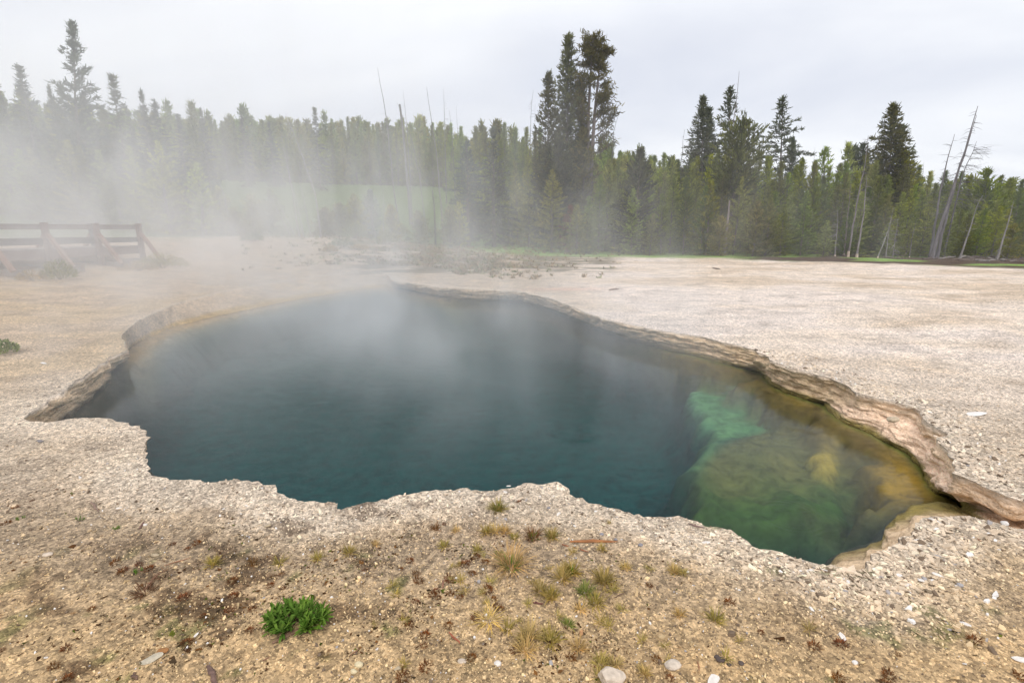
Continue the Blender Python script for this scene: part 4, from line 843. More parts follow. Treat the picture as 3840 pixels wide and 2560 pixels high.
# ------------------------------------------------------------------ boardwalk behind the pool on the left
def boardwalk():
    Y1 = 17.0; A = Q(163, 834, Y1); B = Q(517, 838, 20.6)
    dirx = B - A; dirx[2] = 0; ln = np.linalg.norm(dirx); u = dirx / ln; back = np.array([-u[1], u[0], 0.0]); zr = A[2]; zg = H1(A[0], A[1] - 0.3)
    O = np.array([A[0], A[1], zg]); t = thing('boardwalk', 'red brown timber boardwalk with low rails and slanted braces in the steam', 'boardwalk', O)
    zr = zr - zg; W = 2.1; half = ln / 2
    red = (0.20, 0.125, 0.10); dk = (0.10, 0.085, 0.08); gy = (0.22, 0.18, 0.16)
    def pt(s_, b_, z_): return u * s_ + back * b_ + np.array([0, 0, z_])
    ks = [-4, -3, -2, -1, 0, 1, 2]; deck = 0.42 * zr; s0, s1 = -4.2 * half, 2 * half + 0.12
    for bb, sg in ((0.0, -1), (W, 1)):
        for k in ks:
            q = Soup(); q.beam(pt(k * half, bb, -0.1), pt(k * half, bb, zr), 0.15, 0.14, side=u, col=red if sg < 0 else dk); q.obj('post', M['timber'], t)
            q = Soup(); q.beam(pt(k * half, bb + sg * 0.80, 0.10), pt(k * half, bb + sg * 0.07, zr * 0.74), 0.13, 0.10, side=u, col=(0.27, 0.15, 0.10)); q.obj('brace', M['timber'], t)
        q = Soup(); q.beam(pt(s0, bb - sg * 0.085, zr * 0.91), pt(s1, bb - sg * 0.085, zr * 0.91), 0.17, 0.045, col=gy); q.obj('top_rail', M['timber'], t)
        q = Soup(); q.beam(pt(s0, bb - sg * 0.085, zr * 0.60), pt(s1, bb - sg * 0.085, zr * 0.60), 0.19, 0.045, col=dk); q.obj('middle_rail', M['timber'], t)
        q = Soup(); q.beam(pt(s0, bb - sg * 0.115, deck - 0.14), pt(s1, bb - sg * 0.115, deck - 0.14), 0.26, 0.09, col=red); q.obj('edge_beam', M['timber'], t)
    for k in ks:
        q = Soup(); q.beam(pt(k * half + 0.15, -0.98, 0.06), pt(k * half + 0.15, W + 0.98, 0.06), 0.2, 0.14, side=np.array([0, 0, 1.0]), col=gy); q.obj('sill', M['timber'], t)
    q = Soup(); s_ = s0; g = np.random.default_rng(3)
    while s_ < s1:
        q.beam(pt(s_ + 0.07, 0.16, deck + 0.01), pt(s_ + 0.07, W - 0.16, deck + 0.01), 0.14, 0.045, side=u, col=np.array(gy) * g.uniform(.7, 1.2)); s_ += 0.15
    q.obj('deck', M['timber'], t)
boardwalk()

# ------------------------------------------------------------------ plants
def blades(n, L_, w, spread, up, g, c0, c1, bend=0.6, r0=0.02, seg=3, zlift=0.0):
    V = []; F = []; C = []
    for i in range(n):
        a = g.uniform(0, 6.283); l = L_ * g.uniform(0.5, 1.15); p = np.array([math.cos(a), math.sin(a), 0]) * r0 * g.uniform(0, 1) ** 0.5; p[2] = zlift * g.uniform(0, 1)
        aa = a + g.normal(0, 0.5); el = g.uniform(*up); d = np.array([math.cos(aa) * math.cos(el), math.sin(aa) * math.cos(el), math.sin(el)]); sd = np.array([-math.sin(aa), math.cos(aa), g.normal(0, .3)]); sd /= np.linalg.norm(sd)
        q = p.copy(); col = np.asarray(c0) + (np.asarray(c1) - np.asarray(c0)) * g.uniform(); col = col * g.uniform(.7, 1.25)
        for k in range(seg + 1):
            f = k / seg; ww = w * (1 - f) ** 0.6 * (0.55 + 0.9 * f if f < .5 else 1.0) + 0.0002
            b = len(V); V += [q - sd * ww / 2, q + sd * ww / 2]; C += [col, col]
            if k: F.append((b - 2, b - 1, b + 1, b))
            q = q + d * l / seg; d = d + np.array([0, 0, -bend / seg * (0.5 + f)]) + g.normal(0, 0.06, 3); d /= np.linalg.norm(d)
    V = np.array(V); V[:, 2] = np.maximum(V[:, 2], 0.001); return V, F, np.array(C)
STRAW = ((0.68, 0.46, 0.18), (0.50, 0.36, 0.13)); OLIVE = ((0.30, 0.25, 0.07), (0.54, 0.40, 0.13)); FRESH = ((0.12, 0.20, 0.04), (0.30, 0.28, 0.08)); BRN = ((0.16, 0.08, 0.03), (0.26, 0.13, 0.05))
def on_ground(px, py):
    d = ray(px, py); ts = 0.8 * 1.02 ** np.arange(230); X, Y, Z = d[0] * ts, d[1] * ts, CAM_H + d[2] * ts
    h = height(X, Y); k = np.where(Z < h)[0]; k = max(1, k[0]) if len(k) else 200
    a, b = Z[k - 1] - h[k - 1], h[k] - Z[k]; t = ts[k - 1] + (ts[k] - ts[k - 1]) * a / (a + b + 1e-9); x, y = d[0] * t, d[1] * t
    return np.array([x, y, H1(x, y)])
def tuft(label, px, py, size, cols, n=90, seed=0, up=(0.25, 1.35), group=None, core=None, w=0.0048, name='grass_tuft', bend=0.9):
    g = np.random.default_rng(seed + 1500); q = on_ground(px, py)
    V, F, C = blades(n, size * 0.85, w * 0.9, 1, up, g, cols[0], cols[1], bend=bend, r0=size * 0.28)
    if core:
        V2, F2, C2 = blades(n // 3, size * 0.35, 0.006, 1, (0.3, 1.4), g, core[0], core[1], r0=size * 0.3); F = F + [tuple(i + len(V) for i in f) for f in F2]; V = np.concatenate([V, V2]); C = np.concatenate([C, C2])
    o = mesh_obj(name, V, F, M['blade'], cols=C, loc=tuple(q)); return tag(o, label, 'grass tuft', group)
# positions in photo pixels
tuft('largest straw coloured grass tuft with long splayed blades, fresh leaves at its back', 1915, 2120, .17, STRAW, 210, 1, core=((.08, .2, .02), (.14, .3, .03)), up=(0.05, 1.3))
tuft('olive dome shaped tuft nearest the pool edge', 1868, 1910, .10, OLIVE, 170, 2, core=((.08, .2, .02), (.1, .2, .02)))
tuft('horseshoe shaped tuft, left half of the pair right of the largest tuft', 2108, 2168, .085, OLIVE, 120, 3)
tuft('right half of the horseshoe shaped tuft pair', 2143, 2146, .085, OLIVE, 130, 4, core=((.1, .24, .03), (.1, .2, .02)))
tuft('round bristly tuft below the orange wood splinter', 2262, 2182, .10, OLIVE, 190, 5)
tuft('greenest round tuft, between the bristly tuft and the dull pair', 2195, 2222, .075, FRESH, 130, 6)
tuft('dull brown green tuft left of its rounder twin', 2025, 2215, .08, OLIVE, 90, 7)
tuft('rounder tuft just right of the dull brown green one', 2065, 2240, .075, OLIVE, 120, 8)
tuft('sprawling tuft at the lower right of the greenest round tuft', 2235, 2266, .08, OLIVE, 100, 9)
tuft('tiny yellow tuft left of the sprawling tuft', 2178, 2285, .05, STRAW, 50, 10)
tuft('flat tuft, left end of the row above the largest tuft', 1822, 1998, .07, OLIVE, 90, 11)
tuft('flat tuft, middle of the row above the largest tuft', 1860, 1992, .07, STRAW, 90, 12)
tuft('flat tuft, right end of the row above the largest tuft', 1894, 1996, .07, STRAW, 90, 13)
tuft('small tuft under the right end of the flat row', 1930, 2016, .055, OLIVE, 60, 14)
tuft('rusty olive mat of grass left of the orange wood splinter', 2000, 2015, .09, BRN, 110, 15, core=((.1, .2, .02), (.14, .24, .03)))
tuft('olive mat of grass touching the tip of the orange wood splinter', 2070, 2012, .085, OLIVE, 120, 16, core=((.12, .26, .02), (.14, .24, .03)))
tuft('mossy tuft on the grey gravel far left of the flat row', 1310, 2075, .07, OLIVE, 90, 17)
tuft('small yellow tuft right of the mossy tuft on grey gravel', 1411, 2043, .045, STRAW, 50, 18)
tuft('reddish olive tuft above the rusty clumps', 1632, 1985, .06, BRN, 60, 19)
tuft('pale round tuft under the reddish olive one', 1664, 2050, .055, OLIVE, 70, 20)
tuft('small dry tuft beside the reddish olive one', 1710, 1992, .05, STRAW, 50, 21)
tuft('pale straw starburst tuft near the bottom centre', 1985, 2385, .10, STRAW, 110, 22)
tuft('second straw starburst tuft below the first one', 1972, 2440, .085, STRAW, 80, 23)
tuft('olive straw tuft right of the starburst tufts', 2062, 2405, .09, OLIVE, 100, 24)
tuft('dry tuft right of the olive straw tuft, above the big stone', 2170, 2430, .07, STRAW, 80, 25)
tuft('tuft touching the top left of the biggest stone', 2252, 2490, .065, OLIVE, 80, 26)
tuft('small yellow green tuft touching the top right of the biggest stone', 2310, 2492, .05, STRAW, 60, 27)
tuft('tiny tuft with a green heart below the sprawling tuft', 2130, 2345, .055, FRESH, 60, 28)
tuft('fan of long straw blades lying left of the tiny tufts', 1835, 2325, .12, STRAW, 60, 29, up=(0.02, .5))
tuft('olive tuft between the rusty clumps and the starbursts', 1905, 2360, .06, OLIVE, 60, 30)
tuft('pale tuft alone on the gravel right of the bristly tuft', 2345, 2130, .055, STRAW, 60, 31)
tuft('cushion of straw beside a white chip on the right', 2530, 2145, .065, STRAW, 90, 32)
tuft('dull tuft beside the cushion of straw', 2562, 2150, .045, OLIVE, 60, 33)
tuft('olive tuft at the right under the grey gravel belt', 2680, 2322, .08, OLIVE, 80, 34)
tuft('yellow tuft left of the olive one under the grey gravel belt', 2548, 2305, .05, STRAW, 50, 35)
tuft('small yellow tuft below the stone with the flat top', 2420, 2530, .05, STRAW, 50, 36)
tuft('dusty olive tuft left of the large green plant, nearest of the faint row', 1190, 2095, .06, OLIVE, 70, 37)
tuft('faint olive tuft, highest of the row above the large green plant', 1050, 2110, .06, OLIVE, 60, 38)
tuft('faint brownish tuft, left end of the row above the large green plant', 800, 2115, .07, OLIVE, 80, 39)
tuft('faint brownish tuft beside the left end of the row above the large green plant', 950, 2115, .06, BRN, 60, 40)
tuft('small straw tuft under the flat row, left of the largest tuft', 1790, 2065, .055, OLIVE, 60, 41)
tuft('low tuft at the foot of the splinter pair', 2255, 2060, .05, OLIVE, 60, 42)
# small nameless wisps of grass
g_ = np.random.default_rng(4); wp = []
for i in range(40):
    cx, cy_ = ((1900, 2200) if i < 26 else (2500, 2380)); px = cx + g_.normal(0, 260); py = cy_ + g_.normal(0, 130)
    if py > 2540 or py < 1960 or px < 1300 or px > 3500: continue
    wp.append((px, py))
wisp = None
for i, (px, py) in enumerate(wp):
    q = on_ground(px, py)
    if wisp is None:
        V, F, C = blades(34, .05, .0035, 1, (0.1, 1.3), g_, *OLIVE, r0=.012); wisp = tag(mesh_obj('grass_wisp', V, F, M['blade'], cols=C, loc=tuple(q)), 'finger sized wisp of dry grass among the gravel in the centre foreground', 'grass tuft', 'small wisps of dry grass in the foreground')
    else: dup(wisp, q, random.uniform(0, 6.28), random.uniform(.5, 1.1))

# the leafy green plant, front left
def leafy(label, px, py, R, n, seed, cols=((0.065, 0.15, 0.02), (0.17, 0.29, 0.05)), name='leafy_plant'):
    g = np.random.default_rng(seed); q = on_ground(px, py); t = thing(name, label, 'plant', q); V = []; F = []; C = []; S = Soup()
    for i in range(n):
        a = g.uniform(0, 6.283); rr = R * g.uniform(0, 1) ** 0.5 * 0.8; c = np.array([math.cos(a) * rr, math.sin(a) * rr * 0.62, 0.0]); h = R * 0.42 * (1.05 - (rr / R) ** 2) * g.uniform(.6, 1.1); tip = c + np.array([c[0] * .15, c[1] * .15, h])
        S.tube([c * 0.8, (c + tip) / 2, tip], [.0022, .0018, .001], 4, (0.16, 0.22, 0.05), cap=False)
        for k in range(9):
            an = a + k * 2.4 + g.normal(0, .3); el = g.uniform(-0.1, 0.9) if k < 6 else g.uniform(.7, 1.3); l = R * g.uniform(.22, .40); w = l * .26; d = np.array([math.cos(an) * math.cos(el), math.sin(an) * math.cos(el), math.sin(el)]); sd = np.array([-math.sin(an), math.cos(an), 0]); p = tip - np.array([0, 0, h * .5 * g.uniform(0, 1) * (k < 6)])
            col = (np.asarray(cols[0]) + (np.asarray(cols[1]) - np.asarray(cols[0])) * g.uniform()) * g.uniform(.75, 1.2)
            for j, (f, ww) in enumerate([(0, .25), (.25, .8), (.55, 1.0), (.8, .6), (1, .03)]):
                b = len(V); m_ = p + d * l * f + np.array([0, 0, -0.10 * l * f * f]); V += [m_ - sd * w * ww / 2 + np.array([0, 0, .12 * w * ww]), m_ + np.array([0, 0, -.06 * w]), m_ + sd * w * ww / 2 + np.array([0, 0, .12 * w * ww])]; C += [col, col * 1.15, col]
                if j: F += [(b - 3, b - 2, b + 1, b), (b - 2, b - 1, b + 2, b + 1)]
    V = np.array(V); V[:, 2] = np.maximum(V[:, 2], 0.003); mesh_obj('leaves', V, F, M['leaf'], t, cols=np.array(C)); S.obj('stems', M['leaf'], t); return t
leafy('bright green leafy plant growing on the gravel, front left', 1108, 2335, .155, 52, 31)
leafy('cluster of round fresh leaves behind the largest straw tuft', 1868, 2085, .045, 9, 32, name='seedling')
for i, (px, py, l) in enumerate([(80, 1945, 'small green sprig beside the dark moss patch at the left border'), (300, 1948, 'tiny green sprig left of the white pebble at the far left'), (515, 2145, 'yellow green sprig in the brown litter above the dead weed'), (445, 1980, 'little sprig of moss green leaves on the left gravel')]):
    leafy(l, px, py, .035, 6, 40 + i, name='seedling')
def shrub(label, px, py, R, h, seed, cols, n=420, name='shrub', w=0.02):
    g = np.random.default_rng(seed); q = on_ground(px, py); t = thing(name, label, 'shrub', q); V = []; F = []; C = []; S = Soup()
    for k in range(9):
        a = g.uniform(0, 6.28); S.tube([(0, 0, -.02), (math.cos(a) * R * .4, math.sin(a) * R * .4, h * .4), (math.cos(a) * R * .75, math.sin(a) * R * .75, h * g.uniform(.6, .9))], [.02 * h, .014 * h, .005 * h], 4, (.14, .1, .07), cap=False)
    for i in range(n):
        a = g.uniform(0, 6.28); rr = R * g.uniform(0, 1) ** .5; z = h * (1 - (rr / R) ** 2 * .7) * g.uniform(.15, 1.05); p = np.array([math.cos(a) * rr, math.sin(a) * rr, z]); d = np.array([math.cos(a) * .5, math.sin(a) * .5, .8]) + g.normal(0, .4, 3); d /= np.linalg.norm(d); sd = np.cross(d, g.normal(0, 1, 3)); sd /= np.linalg.norm(sd); l = h * g.uniform(.14, .26)
        b = len(V); V += [p - sd * w / 2, p + sd * w / 2, p + d * l + sd * w * .3, p + d * l - sd * w * .3]; F.append((b, b + 1, b + 2, b + 3)); col = (np.asarray(cols[0]) + (np.asarray(cols[1]) - np.asarray(cols[0])) * g.uniform()) * g.uniform(.7, 1.25); C += [col] * 4
    mesh_obj('foliage', V, F, M['blade'], t, cols=np.array(C)); S.obj('stems', M['bark'], t)
YG = ((.13, .16, .03), (.28, .27, .06)); SG = ((.10, .15, .04), (.22, .26, .09)); OC = ((.30, .22, .06), (.45, .32, .1))
shrub('yellow green shrub in front of the boardwalk sill', 225, 1048, .42, .55, 1, YG, 700)
shrub('grey green shrub cut by the left border halfway down', 6, 1325, .2, .2, 2, SG, 400)
shrub('low ochre and green shrub off the right end of the boardwalk', 610, 1005, .85, .5, 3, ((.28, .22, .06), (.3, .3, .08)), 900)
shrub('low dry ochre bush just under the boardwalk end', 520, 1015, .6, .3, 4, OC, 500)
shrub('faint brown low bush left of the yellow green shrub', 120, 1052, .35, .28, 5, OC, 300)
for i, (px, py, R_, h_, cc, lb) in enumerate([(945, 905, .55, .5, SG, 'round green bush alone on the pale sand below the misty clump'), (1285, 928, .7, .55, SG, 'green bush at the edge of the brown patch beyond the far end of the pool'), (1445, 915, .5, .8, YG, 'upright yellow green sapling bush beyond the far end of the pool'),
        (1350, 935, .5, .3, OC, 'low ochre bush between the green bush and the upright sapling'), (1530, 905, .25, .35, SG, 'small green sprout bush right of the upright sapling'), (1594, 912, .3, .35, SG, 'little dark bush left of the flat brown cover'), (1700, 880, .6, .7, YG, 'leafy bush under the charred stump'),
        (1620, 885, .8, .8, SG, 'wide green bush left of the charred stump foot'), (1330, 895, .8, 1.0, SG, 'tall pale green bush in the steam at the foot of the misty clump'), (1500, 880, .8, .9, YG, 'yellowish thicket bush between misty clump and charred stump'), (1850, 870, .7, .8, YG, 'bush on the right side of the charred stump'),
        (2105, 915, .3, .5, YG, 'small spiky sapling left of the smallest bright spruces'), (2270, 895, .4, .7, YG, 'yellowish sapling on the grass right of the bright spruces'), (1240, 945, .4, .35, OC, 'dry bush at the left end of the brown patch'), (1060, 885, .7, .6, SG, 'low bush under the leaning poles of the misty clump'),
        (870, 880, .8, .5, SG, 'low hazy bush behind the round bush on the sand'), (2830, 945, .4, .4, YG, 'yellow green bush low at the forest edge under the poles'), (3000, 938, .35, .35, YG, 'second small bush low at the forest edge'), (2470, 925, .3, .3, YG, 'tiny yellow sprout on the grass left of the split trunk')]):
    shrub(lb, px, py, R_, h_, 20 + i, cc, 420, w=.035)

# ------------------------------------------------------------------ stones, sticks and moss
def stone_mesh(seed, sx, sy, sz, rough=.22, sub=2):
    import bmesh
    g = np.random.default_rng(seed); bm = bmesh.new(); bmesh.ops.create_icosphere(bm, subdivisions=sub, radius=1.0); n = g.normal(0, 1, (7, 3)); n /= np.linalg.norm(n, axis=1)[:, None]; dd = g.uniform(.62, .92, 7)
    for v in bm.verts:
        p = np.array(v.co)
        for a, d_ in zip(n, dd):
            e_ = p @ a - d_
            if e_ > 0: p = p - a * e_
        p = p * (1 + g.normal(0, rough * .12)); v.co = Vector((float(p[0] * sx), float(p[1] * sy), float(p[2] * sz)))
    V = np.array([v.co[:] for v in bm.verts]); F = [tuple(v.index for v in f.verts) for f in bm.faces]; bm.free(); return V, F
def stone(label, px, py, s, col, seed, flat=.55, name='stone', cat='stone', group=None, rz=0, sub=2, ax=.7):
    q = on_ground(px, py); V, F = stone_mesh(seed, s, s * ax, s * flat, sub=sub); g = np.random.default_rng(seed)
    o = mesh_obj(name, V, F, M['stone'] if name == 'stone' else M['flake'], cols=np.tile(np.array(col), (len(V), 1)) * g.uniform(.9, 1.08, (len(V), 1)), loc=(q[0], q[1], q[2] + s * flat * .35)); o.rotation_euler = (g.normal(0, .1), g.normal(0, .1), rz); return tag(o, label, cat, group)
PALE = (.56, .46, .36); WH = (.72, .66, .6); GY = (.26, .25, .27); TN = (.46, .37, .25)
stone('largest pale speckled stone, bottom edge right of centre', 2290, 2545, .062, (.60, .50, .40), 1, .55, sub=3)
stone('flat topped pale stone right of the largest stone', 2522, 2496, .036, (.58, .49, .40), 2, .5, sub=3)
stone('white chalky stone at the bottom centre', 1866, 2490, .019, WH, 3, .6)
stone('whitish long chip left of the chalky stone at the bottom', 1733, 2480, .020, PALE, 4, .4)
stone('pair of pale yellow stones front left, larger one', 1345, 2495, .02, (.66, .56, .36), 5, .7)
stone('pair of pale yellow stones front left, smaller one', 1328, 2518, .016, (.66, .56, .36), 6, .7)
stone('brownish pebble right of the pale yellow pair', 1490, 2508, .016, TN, 7, .5)
stone('grey pebble touching the right end of the orange splinter', 2308, 2024, .013, GY, 8, .7)
stone('grey pebble above the orange splinter', 2256, 2005, .014, GY, 9, .7)
stone('grey pebble alone right of the orange splinter', 2402, 2044, .016, GY, 10, .7)
stone('grey pebble near the pool edge above the flat tufts', 2058, 1905, .013, GY, 11, .7)
stone('buff stone left of the flat tuft row', 1342, 2016, .020, TN, 12, .5)
stone('large flat tongue shaped stone at the lower left', 565, 2475, .055, (.48, .42, .32), 13, .16, rz=.7, ax=.42)
stone('orange brown bark coloured stone touching the tongue shaped stone', 610, 2442, .028, (.34, .16, .06), 14, .4, ax=.6)
stone('white pebble beside the brown stick on the left gravel', 545, 1968, .016, WH, 15, .6)
stone('pale flat stone on the left, beside a green sprig', 180, 2080, .03, PALE, 16, .35)
stone('pale wedge stone under the left gravel belt', 582, 2082, .026, TN, 17, .4, ax=.4)
stone('long buff stone on the promontory left', 330, 1810, .035, (.62, .5, .36), 18, .25, ax=.45)
stone('second buff stone under the long one on the promontory', 318, 1833, .026, (.62, .5, .36), 19, .35)
stone('flat buff stone on the grey gravel above the green plant', 1005, 1974, .026, TN, 20, .35, ax=.4)
stone('grey lump at the promontory among pale grit', 150, 1657, .035, (.22, .2, .2), 21, .4)
stone('white flat slab lying alone on the left bank', 163, 1363, .05, (.7, .68, .66), 22, .3, ax=.4)
stone('white slab on the right flat beyond the bank lip', 3658, 1552, .10, (.74, .70, .66), 23, .1, ax=.6, name='sinter_slab', cat='slab')
stone('squarish pale block resting on the pink slope of the right bank', 3348, 1577, .06, (.52, .42, .3), 24, .5, sub=2)
stone('pale knob on the lip of the right bank, far part', 3412, 1528, .045, (.56, .46, .36), 25, .5)
stone('rounded white pebble on the lower right gravel', 3205, 2485, .014, (.76, .72, .68), 26, .8, ax=.6)
stone('grey cobble on the pale gravel of the right headland', 3597, 2196, .020, (.38, .36, .36), 27, .6)
stone('pale stone on the crest of the right headland', 3765, 1966, .028, (.66, .62, .58), 28, .6)
for i, (px, py, lb) in enumerate([(2703, 2475, 'elongated dark clod, larger of the cluster at the lower right'), (2688, 2462, 'dark clod at the left of the cluster at the lower right'), (2780, 2487, 'round dark clod right of the cluster'), (2734, 2492, 'small dark clod below the cluster')]):
    stone(lb, px, py, (.022, .014, .014, .011)[i], (.10, .075, .065), 30 + i, .5, name='stone', cat='clod', ax=(.6, .8, .9, .9)[i])
for i, (px, py, s, lb) in enumerate([(2645, 2035, .03, 'white broken flake near the right part of the near edge'), (2578, 2145, .018, 'white chip beside the cushion of straw'), (3160, 2388, .028, 'forked white flake on the lower right gravel'), (3620, 2338, .026, 'long white flake on the far right gravel'), (3835, 2475, .04, 'flat pale flake cut by the right border'),
        (3040, 2140, .026, 'rounded pale flake below the inner corner of the right headland'), (2095, 1927, .022, 'white flake right of the dome shaped tuft'), (2155, 1971, .018, 'pale flake between the pool edge and the splinter'), (3515, 2155, .03, 'broad cream flake on the headland'), (3405, 2190, .026, 'cream flake left of the grey cobble'), (2676, 2545, .04, 'tall pale flat stone cut by the lower border'),
        (735, 2380, .016, 'white sliver under the brown litter front left'), (1895, 1845, .026, 'white chip standing at the near pool edge'), (1908, 1822, .02, 'rounded chip perched on the rim beside the notch'), (445, 1905, .018, 'bluish white flake on the left gravel')]):
    stone(lb, px, py, s, WH, 60 + i, .18, name='sinter_flake', cat='flake', ax=.5, rz=i * .7)

def stick(label, a, b, w, col, seed, lift=0.004, name='stick', jag=.3):
    g = np.random.default_rng(seed + 30); A = on_ground(*a); B = on_ground(*b); A[2] += lift + w * .3; B[2] += lift + w * .3; O = (A + B) / 2; s = Soup(); m = 7
    p = [A - O + (B - A) * f + g.normal(0, w * jag, 3) * np.array([1, 1, .3]) * (0 < f < 1) for f in np.linspace(0, 1, m)]
    V = []; F = []; C = []; d = (B - A) / np.linalg.norm(B - A); sd = np.cross(d, (0, 0, 1)); sd /= np.linalg.norm(sd); K = 6
    for i, q in enumerate(p):
        f = i / (m - 1); ww = w * (.25 + .75 * math.sin(math.pi * min(1, max(.0, f * .86 + .12)))) * g.uniform(.85, 1.15)
        for k in range(K): an = k * 2 * math.pi / K; V.append(q + sd * math.cos(an) * ww * g.uniform(.75, 1.1) + np.array([0, 0, math.sin(an) * ww * .55])); C.append(np.asarray(col) * g.uniform(.7, 1.25))
    for i in range(m - 1):
        for k in range(K): F.append((i * K + k, i * K + (k + 1) % K, (i + 1) * K + (k + 1) % K, (i + 1) * K + k))
    F += [tuple(range(K))[::-1], tuple((m - 1) * K + k for k in range(K))]
    return tag(mesh_obj(name, V, F, M['splinter'], cols=np.array(C), loc=tuple(O)), label, 'stick')
stick('long orange wood splinter lying flat near the pool edge', (2137, 2034), (2316, 2034), .0125, (.34, .14, .05), 1, name='wood_splinter')
stick('shorter dark red splinter under the left end of the orange one', (2107, 2042), (2207, 2072), .006, (.28, .09, .04), 2, name='wood_splinter')
stick('short dark stick between the dull tufts and the starbursts', (1997, 2260), (2038, 2264), .006, (.14, .05, .04), 3)
stick('weathered brown branch lying against the front of the leafy plant', (1022, 2415), (1170, 2338), .0125, (.22, .13, .08), 4)
stick('thin twig poking out left of the leafy plant', (985, 2372), (1070, 2360), .005, (.2, .1, .08), 5)
stick('thick brown stick cut by the bottom border', (780, 2500), (818, 2575), .014, (.15, .09, .07), 6)
stick('small dark stick left of the one cut by the bottom border', (502, 2525), (516, 2552), .009, (.15, .09, .06), 7)
stick('brown stick pointing up beside the white pebble', (522, 1985), (543, 1955), .008, (.17, .09, .07), 8)
stick('grey brown stick lying on the upper left gravel', (342, 1882), (370, 1922), .008, (.24, .16, .12), 9)
stick('long thin reddish twig right of the dead weed', (617, 2122), (715, 2093), .004, (.33, .15, .08), 10)
stick('thin red stick in the centre foreground', (1684, 2372), (1725, 2415), .006, (.32, .1, .05), 11)
stick('upright looking short brown stick among the rusty clumps', (1661, 2178), (1661, 2212), .006, (.26, .13, .08), 12)
stick('small dark bark strip left of the centre clumps', (1495, 2308), (1520, 2318), .006, (.14, .07, .05), 13)
stick('fan shaped wood chip right of the starburst tufts', (2177, 2388), (2184, 2362), .009, (.42, .22, .1), 14)
stick('dark bark strip on the near rim right of centre', (2583, 1967), (2642, 1983), .008, (.2, .13, .11), 15)
stick('thin dark twig lying near the right tufts', (2300, 2245), (2345, 2222), .0035, (.14, .08, .05), 16)
stick('dead stick on the pale flat far right of the pool', (2284, 1090), (2322, 1085), .05, (.25, .16, .12), 17, lift=.01)
stick('reddish twig on the far right flat', (2672, 1007), (2700, 1011), .05, (.14, .1, .08), 18, lift=.01)
stick('thin red needle on the headland', (3665, 2020), (3680, 2035), .004, (.3, .14, .07), 19)
stick('thin twig at the lower right gravel', (2615, 2480), (2625, 2520), .003, (.3, .14, .07), 20)
stick('low brown twig bottom left of the chalky stone', (1310, 2460), (1352, 2433), .004, (.24, .12, .07), 21)
stick('twig on the gravel under the leafy plant', (985, 2480), (1015, 2462), .004, (.24, .12, .07), 22)
# dead weed
def weed():
    q = on_ground(545, 2222); t = thing('dead_weed', 'dead brown weed with a curled stem lying in the litter, left foreground', 'plant', q); g = np.random.default_rng(8); V, F, C = blades(80, .07, .006, 1, (0.0, 1.0), g, (.12, .07, .04), (.22, .13, .06), r0=.03)
    mesh_obj('leaves', V, F, M['blade'], t, cols=C); s = Soup(); e_ = on_ground(625, 2150) - q; p = [np.array([0, 0, .02]), e_ * .35 + (0, 0, .035), e_ * .7 + (0, 0, .04), e_ + (0, 0, .02), e_ + (.015, .0, .035)]; s.tube(p, [.003, .003, .0025, .002, .001], 5, (.2, .1, .06))
    for k in range(10): a = e_ * g.uniform(.2, 1) + (0, 0, .03); s.tube([a, a + g.normal(0, .02, 3), a + g.normal(0, .03, 3)], [.0016, .0012, .0006], 3, (.2, .1, .05), cap=False)
    s.obj('stem', M['splinter'], t)
weed()
# clumps of rust brown dried moss
def clump_mesh(seed, s):
    g = np.random.default_rng(seed); V, F, C = blades(70, s * .9, s * .16, 1, (0.0, 1.3), g, (.10, .04, .015), (.24, .10, .035), r0=s * .9, bend=1.4, zlift=s * .3); return V, F, C
mc = [(1560, 2150), (1540, 2110), (1505, 2140), (1365, 2142), (1568, 2175), (1690, 2168), (1760, 2110), (1790, 2090), (1740, 2125), (1820, 2110), (1775, 2150), (1635, 2215), (1620, 2235), (1680, 2225), (1648, 2250), (1558, 2258), (1780, 2315), (1525, 2350), (1590, 2385), (1683, 2340), (1725, 2240), (1855, 2245), (1860, 2272), (1882, 2285), (1830, 2215), (1590, 2420), (2150, 2460), (2288, 2470), (2425, 2200), (2855, 2370), (3048, 2425), (3155, 2412), (3150, 2545), (3330, 2535), (3365, 2455), (2742, 2265), (3655, 2405), (3830, 2540), (2510, 2545), (1935, 2440), (1770, 2470), (1590, 2510), (2460, 2480), (1950, 1880), (1668, 1960), (1515, 2545), (3318, 2560), (10, 2440), (250, 2430), (205, 2500), (260, 2545), (350, 2290), (690, 2250), (760, 2310), (880, 2240), (870, 2180), (860, 2280), (940, 2290), (520, 2120), (470, 2140), (430, 2110), (560, 2130), (700, 2060), (640, 2040), (740, 2040), (60, 1900), (20, 1960), (120, 1880), (450, 2150), (940, 2370), (700, 2410), (1010, 2200), (1050, 2160), (1060, 2200)]
cl0 = None
